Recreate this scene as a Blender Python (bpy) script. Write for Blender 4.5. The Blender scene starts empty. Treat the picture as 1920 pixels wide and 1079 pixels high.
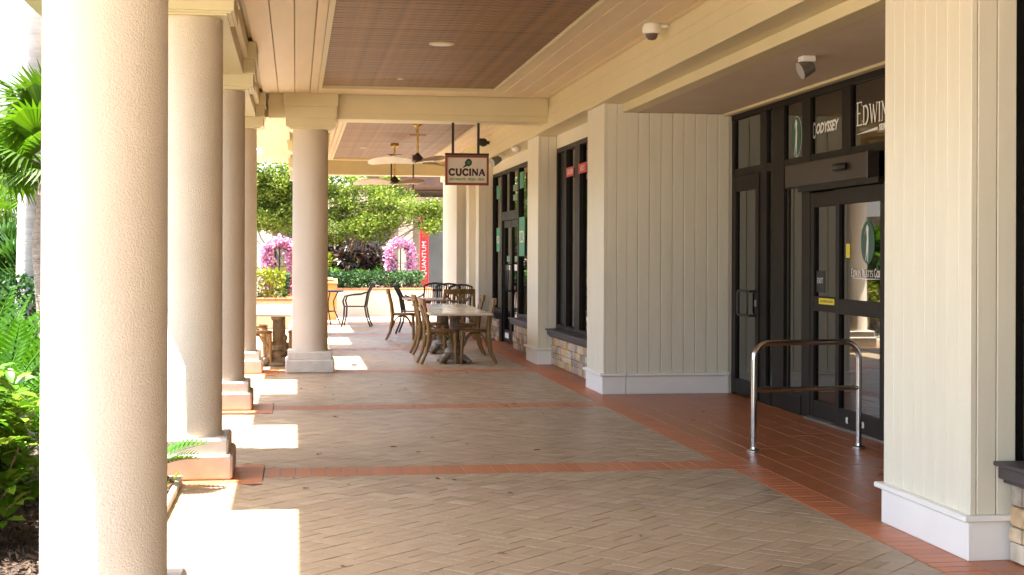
import bpy, bmesh, math, random
from mathutils import Vector, Matrix, Euler
R = math.radians
rnd = random.Random(7)
sc = bpy.context.scene
COL = sc.collection

# ------------------------------------------------------------------ camera
cam = bpy.data.cameras.new('Camera'); cam.sensor_width = 36.0; cam.lens = 36.0 * 2700 / 1920
cam.shift_y = -(539.5 - 479.4) / 1920; cam.clip_end = 3000; cam.clip_start = 0.05
camo = bpy.data.objects.new('Camera', cam); COL.objects.link(camo); sc.camera = camo
TH = math.atan(405 / 2700)
camo.matrix_world = Matrix.Translation((0, 0, 1.5)) @ Matrix.Rotation(-TH, 4, 'Z') @ Matrix.Rotation(R(90), 4, 'X') @ Matrix.Rotation(R(0.2), 4, 'Z')

# ------------------------------------------------------------------ light
SUN = Vector((-1.515, 0.10, 3.28)).normalized()
world = bpy.data.worlds.new('World'); sc.world = world; world.use_nodes = True
wn = world.node_tree
sky = wn.nodes.new('ShaderNodeTexSky'); sky.sky_type = 'NISHITA'; sky.sun_disc = False
sky.sun_elevation = math.asin(SUN.z); sky.sun_rotation = math.atan2(SUN.x, SUN.y)
sky.air_density = 1.0; sky.dust_density = 2.5; sky.ozone_density = 1.0
wn.links.new(sky.outputs[0], wn.nodes['Background'].inputs[0]); wn.nodes['Background'].inputs[1].default_value = 0.15
sl = bpy.data.lights.new('sun', 'SUN'); sl.energy = 5.0; sl.angle = R(0.5); sl.color = (1, 0.95, 0.86)
so = bpy.data.objects.new('sun', sl); COL.objects.link(so); so.rotation_euler = SUN.to_track_quat('Z', 'Y').to_euler(); so.location = (-20, 10, 30)
sc.view_settings.view_transform = 'Standard'; sc.view_settings.look = 'None'; sc.view_settings.gamma = 1.0
sc.view_settings.exposure = 2.8
sc.render.engine = 'CYCLES'
sc.cycles.max_bounces = 10; sc.cycles.diffuse_bounces = 6; sc.cycles.glossy_bounces = 4; sc.cycles.transparent_max_bounces = 12
sc.cycles.sample_clamp_indirect = 6.0; sc.cycles.caustics_reflective = False; sc.cycles.caustics_refractive = False
try:
    sc.cycles.use_denoising = True; sc.cycles.denoiser = 'OPENIMAGEDENOISE'
except Exception: pass

# ------------------------------------------------------------------ materials
def mat(name, col, rough=0.6, var=0.0, island=False, obj=False, noise=None, namt=0.15, bump=None, bstr=0.2, bdist=0.01,
        metal=0.0, spec=0.5, ramp=None, stretch=None, trans=0.0, col2=None, emit=None, coat=0.0):
    m = bpy.data.materials.new(name); m.use_nodes = True
    nt = m.node_tree; N = nt.nodes; L = nt.links; p = N['Principled BSDF']
    p.inputs['Roughness'].default_value = rough; p.inputs['Metallic'].default_value = metal
    p.inputs['Specular IOR Level'].default_value = spec; p.inputs['Coat Weight'].default_value = coat
    co = N.new('ShaderNodeTexCoord'); src = co.outputs['Object']
    if stretch:
        mp = N.new('ShaderNodeMapping'); mp.inputs['Scale'].default_value = stretch; L.new(src, mp.inputs[0]); src = mp.outputs[0]
    cur = None
    if ramp:
        rp = N.new('ShaderNodeValToRGB'); rp.color_ramp.interpolation = 'LINEAR'
        els = rp.color_ramp.elements
        while len(els) < len(ramp): els.new(0.5)
        for i, c in enumerate(ramp): els[i].position = i / (len(ramp) - 1); els[i].color = (*c, 1)
        if island: g = N.new('ShaderNodeNewGeometry'); L.new(g.outputs['Random Per Island'], rp.inputs[0])
        else: g = N.new('ShaderNodeObjectInfo'); L.new(g.outputs['Random'], rp.inputs[0])
        cur = rp.outputs[0]
    else:
        rgb = N.new('ShaderNodeRGB'); rgb.outputs[0].default_value = (*col, 1); cur = rgb.outputs[0]
    if noise:
        nz = N.new('ShaderNodeTexNoise'); nz.inputs['Scale'].default_value = noise; nz.inputs['Detail'].default_value = 6; L.new(src, nz.inputs[0])
        mr = N.new('ShaderNodeMapRange'); mr.inputs[1].default_value = 0.25; mr.inputs[2].default_value = 0.75
        mr.inputs[3].default_value = 1 - namt; mr.inputs[4].default_value = 1 + namt; L.new(nz.outputs[0], mr.inputs[0])
        if col2 is not None:
            mx = N.new('ShaderNodeMix'); mx.data_type = 'RGBA'; mx.inputs['B'].default_value = (*col2, 1); L.new(cur, mx.inputs['A'])
            m2 = N.new('ShaderNodeMapRange'); m2.inputs[1].default_value = 0.42; m2.inputs[2].default_value = 0.68; L.new(nz.outputs[0], m2.inputs[0]); L.new(m2.outputs[0], mx.inputs['Factor'])
            cur = mx.outputs['Result']
        else:
            hv = N.new('ShaderNodeHueSaturation'); L.new(mr.outputs[0], hv.inputs['Value']); L.new(cur, hv.inputs['Color']); cur = hv.outputs[0]
        rr = N.new('ShaderNodeMapRange'); rr.inputs[3].default_value = max(0, rough - 0.08); rr.inputs[4].default_value = min(1, rough + 0.08)
        L.new(nz.outputs[0], rr.inputs[0]); L.new(rr.outputs[0], p.inputs['Roughness'])
    if var:
        g = N.new('ShaderNodeNewGeometry'); mr = N.new('ShaderNodeMapRange'); mr.inputs[3].default_value = 1 - var; mr.inputs[4].default_value = 1 + var
        L.new(g.outputs['Random Per Island'], mr.inputs[0]); hv = N.new('ShaderNodeHueSaturation'); L.new(mr.outputs[0], hv.inputs['Value']); L.new(cur, hv.inputs['Color']); cur = hv.outputs[0]
        if obj:
            o = N.new('ShaderNodeObjectInfo'); mr = N.new('ShaderNodeMapRange'); mr.inputs[3].default_value = 1 - var; mr.inputs[4].default_value = 1 + var
            L.new(o.outputs['Random'], mr.inputs[0]); hv = N.new('ShaderNodeHueSaturation'); L.new(mr.outputs[0], hv.inputs['Value']); L.new(cur, hv.inputs['Color']); cur = hv.outputs[0]
    L.new(cur, p.inputs['Base Color'])
    if bump:
        bz = N.new('ShaderNodeTexNoise'); bz.inputs['Scale'].default_value = bump; bz.inputs['Detail'].default_value = 5; L.new(src, bz.inputs[0])
        bp = N.new('ShaderNodeBump'); bp.inputs['Strength'].default_value = bstr; bp.inputs['Distance'].default_value = bdist
        L.new(bz.outputs[0], bp.inputs['Height']); L.new(bp.outputs[0], p.inputs['Normal'])
    if trans:
        t = N.new('ShaderNodeBsdfTranslucent'); L.new(cur, t.inputs[0]); ms = N.new('ShaderNodeMixShader'); ms.inputs[0].default_value = trans
        L.new(p.outputs[0], ms.inputs[1]); L.new(t.outputs[0], ms.inputs[2]); L.new(ms.outputs[0], N['Material Output'].inputs[0])
    return m

def glass_mat(name, tint, ior):
    m = bpy.data.materials.new(name); m.use_nodes = True; nt = m.node_tree; N = nt.nodes; L = nt.links
    N.remove(N['Principled BSDF'])
    t = N.new('ShaderNodeBsdfTransparent'); t.inputs[0].default_value = (*tint, 1)
    g = N.new('ShaderNodeBsdfGlossy'); g.inputs['Roughness'].default_value = 0.015; g.inputs['Color'].default_value = (0.95, 0.97, 0.95, 1)
    f = N.new('ShaderNodeFresnel'); f.inputs[0].default_value = ior
    nz = N.new('ShaderNodeTexNoise'); nz.inputs['Scale'].default_value = 1.2; bp = N.new('ShaderNodeBump'); bp.inputs['Strength'].default_value = 0.03; bp.inputs['Distance'].default_value = 0.01
    co = N.new('ShaderNodeTexCoord'); L.new(co.outputs['Object'], nz.inputs[0]); L.new(nz.outputs[0], bp.inputs['Height']); L.new(bp.outputs[0], g.inputs['Normal'])
    ms = N.new('ShaderNodeMixShader'); L.new(f.outputs[0], ms.inputs[0]); L.new(t.outputs[0], ms.inputs[1]); L.new(g.outputs[0], ms.inputs[2])
    L.new(ms.outputs[0], N['Material Output'].inputs[0]); return m

MT = dict(
    stucco=mat('column_stucco', (0.66, 0.56, 0.44), 0.85, noise=2.5, namt=0.05, bump=125, bstr=0.6, bdist=0.010),
    plinth=mat('plinth_stucco', (0.62, 0.57, 0.50), 0.85, noise=7, namt=0.14, bump=40, bstr=0.4, bdist=0.01),
    trim=mat('cream_trim_paint', (0.66, 0.57, 0.34), 0.45, noise=3, namt=0.04, bump=30, bstr=0.05),
    ceil=mat('ceiling_board_paint', (0.74, 0.59, 0.38), 0.5, noise=2.2, namt=0.07, stretch=(3, 0.6, 3), obj=True, var=0.02),
    board=mat('wall_board_paint', (0.74, 0.69, 0.55), 0.42, noise=3, namt=0.035, stretch=(4, 4, 0.7), bump=45, bstr=0.04),
    white=mat('white_pillar_paint', (0.86, 0.84, 0.78), 0.45, noise=3, namt=0.03, bump=50, bstr=0.06),
    brown=mat('stained_ceiling_board', (0.225, 0.125, 0.055), 0.5, noise=3.5, namt=0.85, stretch=(3.2, 7, 1), obj=True, var=0.12, bump=30, bstr=0.1),
    recess=mat('recess_ceiling_stucco', (0.60, 0.50, 0.38), 0.8, noise=2, namt=0.07, bump=90, bstr=0.3),
    paver=mat('tan_paver', (0, 0, 0), 0.4, ramp=[(0.34, 0.245, 0.15), (0.42, 0.305, 0.19), (0.395, 0.275, 0.18), (0.45, 0.345, 0.22)], island=True, obj=True, var=0.06, noise=6, namt=0.09, bump=120, bstr=0.12),
    grout=mat('dark_grout', (0.085, 0.062, 0.048), 0.9, noise=20, namt=0.2),
    brick=mat('red_brick', (0, 0, 0), 0.42, ramp=[(0.43, 0.13, 0.05), (0.53, 0.18, 0.075), (0.47, 0.15, 0.06)], island=True, obj=True, var=0.08, noise=7, namt=0.12, bump=80, bstr=0.1),
    tile=mat('red_quarry_tile', (0, 0, 0), 0.33, ramp=[(0.34, 0.10, 0.03), (0.39, 0.122, 0.04), (0.36, 0.108, 0.034)], island=True, obj=True, var=0.05, noise=4, namt=0.16, bump=60, bstr=0.08),
    tgrout=mat('pale_grout', (0.22, 0.09, 0.05), 0.9, noise=20, namt=0.2),
    stone=mat('veneer_stone', (0, 0, 0), 0.75, ramp=[(0.55, 0.42, 0.26), (0.30, 0.25, 0.22), (0.62, 0.47, 0.25), (0.42, 0.30, 0.23), (0.56, 0.50, 0.40), (0.60, 0.40, 0.18), (0.22, 0.19, 0.18)], noise=14, namt=0.3, bump=22, bstr=0.5, bdist=0.02),
    bgrout=mat('band_grout', (0.40, 0.33, 0.28), 0.9, noise=20, namt=0.15),
    mortar=mat('stone_mortar', (0.12, 0.10, 0.085), 0.95),
    sill=mat('slate_sill', (0.055, 0.042, 0.04), 0.55, noise=9, namt=0.3, bump=25, bstr=0.2),
    bronze=mat('bronze_frame', (0.014, 0.0105, 0.008), 0.45, noise=3, namt=0.12, spec=0.15),
    header=mat('worn_bronze_header', (0.036, 0.024, 0.018), 0.38, noise=5, namt=0.45, stretch=(1, 0.5, 6), metal=0.3),
    black=mat('black_metal', (0.012, 0.012, 0.013), 0.4, noise=8, namt=0.2),
    dark=mat('dark_panel', (0.008, 0.008, 0.008), 0.5),
    glass=glass_mat('storefront_glass', (0.26, 0.29, 0.27), 2.3),
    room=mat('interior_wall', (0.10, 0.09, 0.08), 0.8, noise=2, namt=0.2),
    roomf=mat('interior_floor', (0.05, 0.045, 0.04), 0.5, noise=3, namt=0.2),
    chrome=mat('brushed_steel', (0.62, 0.61, 0.60), 0.16, noise=10, namt=0.06, metal=1.0),
    brass=mat('brass', (0.62, 0.42, 0.12), 0.28, noise=10, namt=0.1, metal=1.0),
    wood=mat('chair_wood', (0.22, 0.125, 0.038), 0.42, noise=6, namt=0.3, stretch=(4, 4, 0.6), bump=30, bstr=0.08),
    woodd=mat('chair_seat_wood', (0.19, 0.105, 0.034), 0.4, noise=6, namt=0.3, stretch=(1, 5, 5)),
    top=mat('stone_tabletop', (0.62, 0.53, 0.40), 0.16, noise=5, namt=0.1, spec=0.6),
    topred=mat('red_stone_tabletop', (0.46, 0.22, 0.15), 0.2, noise=8, namt=0.15),
    iron=mat('cast_iron_base', (0.20, 0.155, 0.105), 0.5, noise=12, namt=0.35, bump=40, bstr=0.2, metal=0.2),
    fanw=mat('fan_blade_wood', (0.82, 0.76, 0.66), 0.4, noise=4, namt=0.12), fand=mat('fan_blade_dark', (0.05, 0.035, 0.03), 0.4),
    signw=mat('sign_face', (0.66, 0.58, 0.47), 0.5, noise=4, namt=0.04), signf=mat('sign_frame_wood', (0.22, 0.042, 0.016), 0.5, noise=10, namt=0.3),
    signd=mat('sign_letter_brown', (0.045, 0.010, 0.009), 0.5), signg=mat('sign_letter_green', (0.10, 0.22, 0.035), 0.5), signk=mat('sign_emblem_dark', (0.012, 0.028, 0.016), 0.5), signe=mat('sign_emblem_green', (0.03, 0.14, 0.05), 0.5),
    vinylw=mat('white_vinyl', (0.80, 0.79, 0.74), 0.5), vinylg=mat('green_vinyl', (0.018, 0.10, 0.062), 0.45), vinylm=mat('mint_vinyl', (0.01, 0.24, 0.13), 0.45), vinylp=mat('pale_green_vinyl', (0.13, 0.22, 0.14), 0.5), vinylr=mat('red_vinyl', (0.52, 0.016, 0.016), 0.45), vinyly=mat('yellow_vinyl', (0.75, 0.62, 0.03), 0.5),
    banner=mat('red_banner', (0.62, 0.012, 0.025), 0.5, noise=2, namt=0.06),
    mulch=mat('mulch', (0.045, 0.026, 0.016), 0.95, noise=35, namt=0.6, bump=45, bstr=1.0, bdist=0.04),
    chip=mat('mulch_chip', (0, 0, 0), 0.9, ramp=[(0.03, 0.017, 0.01), (0.07, 0.04, 0.022), (0.14, 0.085, 0.05)], island=True),
    ground=mat('courtyard_paving', (0.46, 0.39, 0.31), 0.8, noise=1.3, namt=0.12, bump=30, bstr=0.2),
    wallst=mat('planter_stucco', (0.66, 0.53, 0.40), 0.85, noise=3, namt=0.06, bump=60, bstr=0.3),
    farwall=mat('far_wall_stucco', (0.27, 0.22, 0.16), 0.85, noise=1.5, namt=0.08), farroof=mat('far_roof_brown', (0.09, 0.045, 0.028), 0.8, noise=4, namt=0.25), farwhite=mat('far_pilaster', (0.48, 0.42, 0.34), 0.8, noise=2, namt=0.06),
    farglass=mat('far_window_glass', (0.045, 0.055, 0.06), 0.06, noise=0.8, namt=0.6, spec=0.8),
    bark=mat('bark', (0.20, 0.145, 0.095), 0.9, noise=9, namt=0.35, bump=25, bstr=0.7, bdist=0.02), palmbark=mat('palm_bark', (0.26, 0.20, 0.15), 0.9, noise=8, namt=0.35, stretch=(1, 1, 5), bump=18, bstr=0.8, bdist=0.03),
    paletrunk=mat('pale_palm_trunk', (0.42, 0.38, 0.34), 0.9, noise=6, namt=0.2, stretch=(1, 1, 4), bump=15, bstr=0.5),
    leafA=mat('tree_leaf', (0, 0, 0), 0.5, ramp=[(0.085, 0.13, 0.008), (0.14, 0.19, 0.014), (0.20, 0.25, 0.035), (0.05, 0.09, 0.006)], spec=0.25, island=True, trans=0.4),
    leafB=mat('broad_leaf', (0, 0, 0), 0.4, ramp=[(0.045, 0.14, 0.005), (0.09, 0.19, 0.008), (0.19, 0.27, 0.03), (0.06, 0.16, 0.005)], spec=0.25, island=True, trans=0.3),
    leafC=mat('fern_leaf', (0, 0, 0), 0.5, ramp=[(0.03, 0.12, 0.002), (0.05, 0.15, 0.003), (0.022, 0.09, 0.002)], spec=0.25, island=True, obj=True, var=0.15, trans=0.35),
    leafP=mat('palm_leaf', (0, 0, 0), 0.5, ramp=[(0.05, 0.13, 0.003), (0.09, 0.17, 0.004), (0.035, 0.1, 0.003)], spec=0.25, island=True, obj=True, var=0.2, trans=0.4),
    leafS=mat('palmetto_leaf', (0, 0, 0), 0.5, ramp=[(0.03, 0.085, 0.012), (0.05, 0.12, 0.014), (0.035, 0.075, 0.008)], spec=0.25, island=True, obj=True, var=0.2, trans=0.3),
    leafH=mat('hedge_leaf', (0, 0, 0), 0.6, ramp=[(0.014, 0.05, 0.012), (0.025, 0.075, 0.016), (0.045, 0.1, 0.018)], spec=0.25, island=True, trans=0.2),
    leafY=mat('golden_leaf', (0, 0, 0), 0.5, ramp=[(0.16, 0.2, 0.01), (0.26, 0.28, 0.015), (0.08, 0.14, 0.008)], spec=0.25, island=True, trans=0.3),
    leafR=mat('croton_leaf', (0, 0, 0), 0.35, ramp=[(0.014, 0.003, 0.005), (0.028, 0.005, 0.007), (0.02, 0.02, 0.004), (0.012, 0.002, 0.004), (0.024, 0.004, 0.007), (0.16, 0.12, 0.01)], island=True, trans=0.15),
    flower=mat('pink_flower', (0, 0, 0), 0.5, ramp=[(0.60, 0.26, 0.42), (0.72, 0.40, 0.55), (0.54, 0.20, 0.36), (0.75, 0.50, 0.62)], island=True, trans=0.25),
    orange=mat('orange_wood', (0.55, 0.23, 0.06), 0.5, noise=5, namt=0.15), dry=mat('dry_leaf', (0, 0, 0), 0.8, ramp=[(0.16, 0.05, 0.02), (0.28, 0.12, 0.03), (0.10, 0.045, 0.02)]),
    lampw=mat('white_plastic', (0.78, 0.75, 0.68), 0.4, noise=6, namt=0.03), lens=mat('smoked_dome', (0.10, 0.06, 0.05), 0.06, noise=3, namt=0.3), grey=mat('grey_metal', (0.20, 0.19, 0.17), 0.4, metal=0.5, noise=6, namt=0.1),
)

# ------------------------------------------------------------------ helpers
def bx(bm, x0, x1, y0, y1, z0, z1, bev=0.0):
    vs = [bm.verts.new((x, y, z)) for x in (x0, x1) for y in (y0, y1) for z in (z0, z1)]
    fs = [bm.faces.new([vs[i] for i in q]) for q in ((0, 1, 3, 2), (4, 6, 7, 5), (0, 4, 5, 1), (2, 3, 7, 6), (0, 2, 6, 4), (1, 5, 7, 3))]
    if bev:
        es = list({e for f in fs for e in f.edges})
        bmesh.ops.bevel(bm, geom=es, offset=bev, segments=1, affect='EDGES', clamp_overlap=True)

def BX(*a, bev=0.0):
    bm = bmesh.new(); bx(bm, *a, bev=bev); return bm

def tube(bm, pts, r, seg=8, cap=True):
    pts = [Vector(p) for p in pts]; n = len(pts)
    rs = r if isinstance(r, (list, tuple)) else [r] * n
    prev = None; rings = []
    for i, p in enumerate(pts):
        t = (pts[min(i + 1, n - 1)] - pts[max(i - 1, 0)]).normalized()
        if prev is None:
            a = Vector((0, 0, 1)) if abs(t.z) < 0.9 else Vector((1, 0, 0))
            u = t.cross(a).normalized()
        else:
            u = (prev - t * prev.dot(t)).normalized()
        prev = u; v = t.cross(u)
        rings.append([bm.verts.new(p + (u * math.cos(2 * math.pi * k / seg) + v * math.sin(2 * math.pi * k / seg)) * rs[i]) for k in range(seg)])
    for a, b in zip(rings, rings[1:]):
        for k in range(seg): bm.faces.new((a[k], a[(k + 1) % seg], b[(k + 1) % seg], b[k]))
    if cap: bm.faces.new(rings[0][::-1]); bm.faces.new(rings[-1])

def lathe(bm, prof, cx=0, cy=0, seg=32, flute=None):
    rings = []
    for r, z in prof:
        ring = []
        for k in range(seg):
            a = 2 * math.pi * k / seg; rr = r
            if flute and flute[0] < z < flute[1] and k % 2: rr = r * 0.86
            ring.append(bm.verts.new((cx + rr * math.cos(a), cy + rr * math.sin(a), z)))
        rings.append(ring)
    for a, b in zip(rings, rings[1:]):
        for k in range(seg): bm.faces.new((a[k], a[(k + 1) % seg], b[(k + 1) % seg], b[k]))
    bm.faces.new(rings[0][::-1]); bm.faces.new(rings[-1])

def mesh_of(name, bm, m, smooth=False):
    bmesh.ops.recalc_face_normals(bm, faces=bm.faces[:])
    me = bpy.data.meshes.new(name); bm.to_mesh(me); bm.free(); me.materials.append(MT[m] if isinstance(m, str) else m)
    if smooth:
        for p in me.polygons: p.use_smooth = True
        me.set_sharp_from_angle(angle=R(40))
    return me

def ob(name, me, parent=None, loc=(0, 0, 0), rot=None):
    o = bpy.data.objects.new(name, me); COL.objects.link(o); o.location = loc
    if rot: o.rotation_euler = rot
    if parent: o.parent = parent
    return o

def tag(o, label=None, cat=None, group=None, kind=None):
    if label: o['label'] = label
    if cat: o['category'] = cat
    if group: o['group'] = group
    if kind: o['kind'] = kind
    return o

def thing(name, label, cat, loc=(0, 0, 0), rz=0, group=None):
    o = bpy.data.objects.new(name, None); COL.objects.link(o); o.location = loc; o.rotation_euler = (0, 0, rz); o.empty_display_size = 0.1
    return tag(o, label, cat, group)

def part(p, name, bm, m, smooth=False, world=True, label=None):
    """bm in world coordinates (p unrotated) or local ones"""
    me = mesh_of(name, bm, m, smooth) if isinstance(bm, bmesh.types.BMesh) else bm
    loc = (0, 0, 0)
    if world:
        off = Vector((0, 0, 0)); q = p
        while q: off += q.location; q = q.parent
        loc = -off
    o = ob(name, me, p, loc)
    if label: o['label'] = label
    return o

def solo(name, bm, m, label, cat, group=None, smooth=False, loc=(0, 0, 0)):
    return tag(ob(name, mesh_of(name, bm, m, smooth), None, loc), label, cat, group)

def struct(name, bm, m):
    return tag(ob(name, mesh_of(name, bm, m)), kind='structure')

def copy_tree(o, parent=None):
    c = o.copy(); COL.objects.link(c); c.parent = parent
    for ch in list(o.children): copy_tree(ch, c)
    return c

def text_mesh(s, size, m, ext=0.001, shear=0.0, offset=0.0, width=None, height=None):
    cu = bpy.data.curves.new('text', 'FONT'); cu.body = s; cu.size = size; cu.extrude = ext; cu.shear = shear; cu.offset = offset
    cu.align_x = 'CENTER'; cu.align_y = 'CENTER'; cu.resolution_u = 3
    o = bpy.data.objects.new('text', cu); COL.objects.link(o); bpy.context.view_layer.update()
    me = bpy.data.meshes.new_from_object(o.evaluated_get(bpy.context.evaluated_depsgraph_get()))
    bpy.data.objects.remove(o); bpy.data.curves.remove(cu)
    xs = [v.co.x for v in me.vertices]; ys = [v.co.y for v in me.vertices]
    cx, cy = (min(xs) + max(xs)) / 2, (min(ys) + max(ys)) / 2
    sx = width / (max(xs) - min(xs)) if width else 1; sy = height / (max(ys) - min(ys)) if height else (sx if width else 1)
    for v in me.vertices: v.co.x = (v.co.x - cx) * sx; v.co.y = (v.co.y - cy) * sy
    me.materials.clear(); me.materials.append(MT[m]); return me

# stroke lettering with serifs: (kind, points); kind t = thick stem, n = thin stroke
def arc(cx, cy, rx, ry, a0, a1, n=12): return [(cx + rx * math.cos(R(a0 + (a1 - a0) * i / n)), cy + ry * math.sin(R(a0 + (a1 - a0) * i / n))) for i in range(n + 1)]
def ser(x, y, w=0.13): return ('n', [(x - w, y), (x + w, y)])
GL = {
    'E': (0.66, [('t', [(.15, 0), (.15, 1)]), ('n', [(.03, .97), (.60, .97), (.60, .80)]), ('n', [(.15, .52), (.45, .52)]), ('n', [(.03, .03), (.63, .03), (.65, .22)])]),
    'D': (0.86, [('t', [(.15, 0), (.15, 1)]), ('n', [(.03, .97), (.38, .97)]), ('n', [(.03, .03), (.38, .03)]), ('t', arc(.38, .5, .38, .47, 90, -90))]),
    'W': (1.14, [('t', [(.12, .98), (.36, .02)]), ('n', [(.36, .02), (.57, .95)]), ('t', [(.54, .95), (.80, .02)]), ('n', [(.80, .02), (1.03, .98)]), ser(.10, .98), ser(1.04, .98, .1)]),
    'I': (0.34, [('t', [(.17, 0), (.17, 1)]), ser(.17, .03), ser(.17, .97)]),
    'N': (0.90, [('n', [(.15, 0), (.15, 1)]), ('t', [(.15, .98), (.75, .02)]), ('n', [(.75, 0), (.75, 1)]), ser(.13, .03, .1), ser(.75, .97, .1), ser(.10, .97, .07)]),
    'A': (0.86, [('n', [(.10, .02), (.43, 1)]), ('t', [(.43, 1), (.76, .02)]), ('n', [(.22, .36), (.64, .36)]), ser(.10, .03, .1), ser(.76, .03, .11)]),
    'T': (0.74, [('t', [(.37, 0), (.37, 1)]), ('n', [(.04, .80), (.05, .97), (.69, .97), (.70, .80)]), ser(.37, .03)]),
    'S': (0.60, [('t', arc(.30, .74, .20, .23, 40, 250, 10) + arc(.30, .26, .21, .24, 80, -140, 10))]),
    'G': (0.86, [('t', arc(.46, .5, .38, .47, 50, 320, 16)), ('t', [(.74, .04), (.74, .42)]), ser(.74, .42, .11)]),
    'O': (0.90, [('t', arc(.45, .5, .37, .47, 0, 360, 22))]),
    'L': (0.64, [('t', [(.15, 0), (.15, 1)]), ser(.15, .97), ('n', [(.03, .03), (.60, .03), (.62, .24)])]),
    'F': (0.62, [('t', [(.15, 0), (.15, 1)]), ('n', [(.03, .97), (.58, .97), (.58, .78)]), ('n', [(.15, .52), (.44, .52)]), ser(.15, .03)]),
    'C': (0.84, [('t', arc(.45, .5, .37, .45, 48, 312, 16)), ('n', [(.72, .66), (.74, .97)]), ('n', [(.72, .34), (.74, .03)])]),
    'U': (0.92, [('t', [(.18, 1), (.18, .40)] + arc(.46, .38, .28, .36, 180, 360, 10) + [(.74, 1)]), ser(.18, .96, .15), ser(.74, .96, .15)]),
    ' ': (0.35, []),
}
def ribbon(bm, pts, w, z, th=0.0015):
    pts = [Vector((p[0], p[1], 0)) for p in pts]; n = len(pts); L_ = []
    ws = w if isinstance(w, list) else [w] * n
    for i, p in enumerate(pts):
        t = (pts[min(i + 1, n - 1)] - pts[max(i - 1, 0)]); t.normalize(); u = Vector((-t.y, t.x, 0)) * ws[i] / 2
        L_.append([bm.verts.new((p + u) + Vector((0, 0, z + th))), bm.verts.new((p - u) + Vector((0, 0, z + th)))])
    for a, b in zip(L_, L_[1:]): bm.faces.new((a[0], a[1], b[1], b[0]))
def serif_text(s, width, height, thick, thin, small=1.0):
    bm = bmesh.new(); x = 0; k = 0; items = []
    for i, ch in enumerate(s):
        w, st = GL[ch]; sc_ = 1.0 if (i == 0 or s[i - 1] == ' ') else small
        items.append((x, sc_, st)); x += w * sc_ + 0.04
    sx = width / x
    for x0, s_, st in items:
        for kd, pts in st:
            ribbon(bm, [((x0 + px * s_) * sx - width / 2, py * s_ * height - height / 2) for px, py in pts], (thick if kd == 't' else thin) * height, k * 0.00012); k += 1
    return bm
def on_left_wall(o, x, y, z):
    """turn a flat XY drawing to face -X on a wall at x (reads left to right towards -Y)"""
    o.rotation_euler = (R(90), 0, R(-90)); o.location = (x, y, z)
def decal(p, name, bm, m, x, y, z, label=None):
    me = mesh_of(name, bm, m) if isinstance(bm, bmesh.types.BMesh) else bm
    o = ob(name, me); off = Vector((0, 0, 0)); q = p
    while q: off += q.location; q = q.parent
    o.parent = p; on_left_wall(o, x - off.x, y - off.y, z - off.z)
    if label: o['label'] = label
    return o
def rect(w, h, th=0.0012): return BX(-w / 2, w / 2, -h / 2, h / 2, 0, th)
def ellipse(w, h, z=0.0, n=40):
    bm = bmesh.new(); a = [bm.verts.new((w / 2 * math.cos(2 * math.pi * k / n), h / 2 * math.sin(2 * math.pi * k / n), z)) for k in range(n)]
    b = [bm.verts.new((v.co.x, v.co.y, z + 0.001)) for v in a]; bm.faces.new(b); bm.faces.new(a[::-1])
    for k in range(n): bm.faces.new((a[k], a[(k + 1) % n], b[(k + 1) % n], b[k]))
    return bm
def golfer(h):
    bm = bmesh.new(); z = 0.0012; s = h
    def rb(pts, w): 
        nonlocal z
        ribbon(bm, [(a * s, b * s) for a, b in pts], [q * s for q in w] if isinstance(w, list) else w * s, z, 0); z += 0.00012
    rb([(.02, .02), (.01, .18), (-.01, .33)], [.11, .10, .13])
    rb([(.03, .05), (.02, -.15), (.03, -.33), (.01, -.47)], [.09, .075, .05, .03])
    rb([(-.01, .04), (-.03, -.15), (-.07, -.33), (-.10, -.44)], [.08, .07, .05, .03])
    rb([(.01, -.47), (.05, -.47)], .03); rb([(-.12, -.45), (-.08, -.44)], .03)
    rb([(.05, .30), (.05, .39), (.00, .45), (-.04, .44)], [.06, .05, .045, .04]); rb([(-.05, .30), (-.05, .38), (-.03, .45)], [.05, .045, .04])
    rb([(-.05, .42), (-.12, .33), (-.18, .22)], .012)
    c = [bm.verts.new((s * (.0 + .042 * math.cos(2 * math.pi * k / 12)), s * (.37 + .045 * math.sin(2 * math.pi * k / 12)), z)) for k in range(12)]; bm.faces.new(c)
    return bm

# ------------------------------------------------------------------ ground and walkway
struct('ground', BX(-400, 400, -200, 900, -0.3, -0.045), 'ground')
walk = struct('walkway', BX(-1.0, 4.85, 2.2, 33.2, -0.05, -0.006), 'grout')
ZB = -0.02                                          # bricks go down below the grout
def clip(poly, x0, x1, y0, y1):
    for ax, lim, sg in ((0, x0, 1), (0, x1, -1), (1, y0, 1), (1, y1, -1)):
        out = []
        for i, p in enumerate(poly):
            q = poly[(i + 1) % len(poly)]; a = (p[ax] - lim) * sg; b = (q[ax] - lim) * sg
            if a >= 0: out.append(p)
            if (a > 0 > b) or (a < 0 < b):
                t = a / (a - b); out.append((p[0] + (q[0] - p[0]) * t, p[1] + (q[1] - p[1]) * t))
        poly = out
        if len(poly) < 3: return None
    return poly
def slab(bm, poly, z, ch=0.0009):
    n = len(poly); cx = sum(p[0] for p in poly) / n; cy = sum(p[1] for p in poly) / n
    def shrink(d, zz):
        r_ = []
        for x, y in poly:
            l = math.hypot(x - cx, y - cy) or 1; r_.append(bm.verts.new((x - (x - cx) / l * d, y - (y - cy) / l * d, zz)))
        return r_
    a = shrink(0, ZB); b = shrink(0, z - ch); c = shrink(ch * 1.1, z)
    for u, v in ((a, b), (b, c)):
        for k in range(n): bm.faces.new((u[k], u[(k + 1) % n], v[(k + 1) % n], v[k]))
    bm.faces.new(c)
BANDS = [5.72, 10.03, 14.26, 18.60, 22.95, 27.30, 31.60]; BH = 0.20
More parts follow.
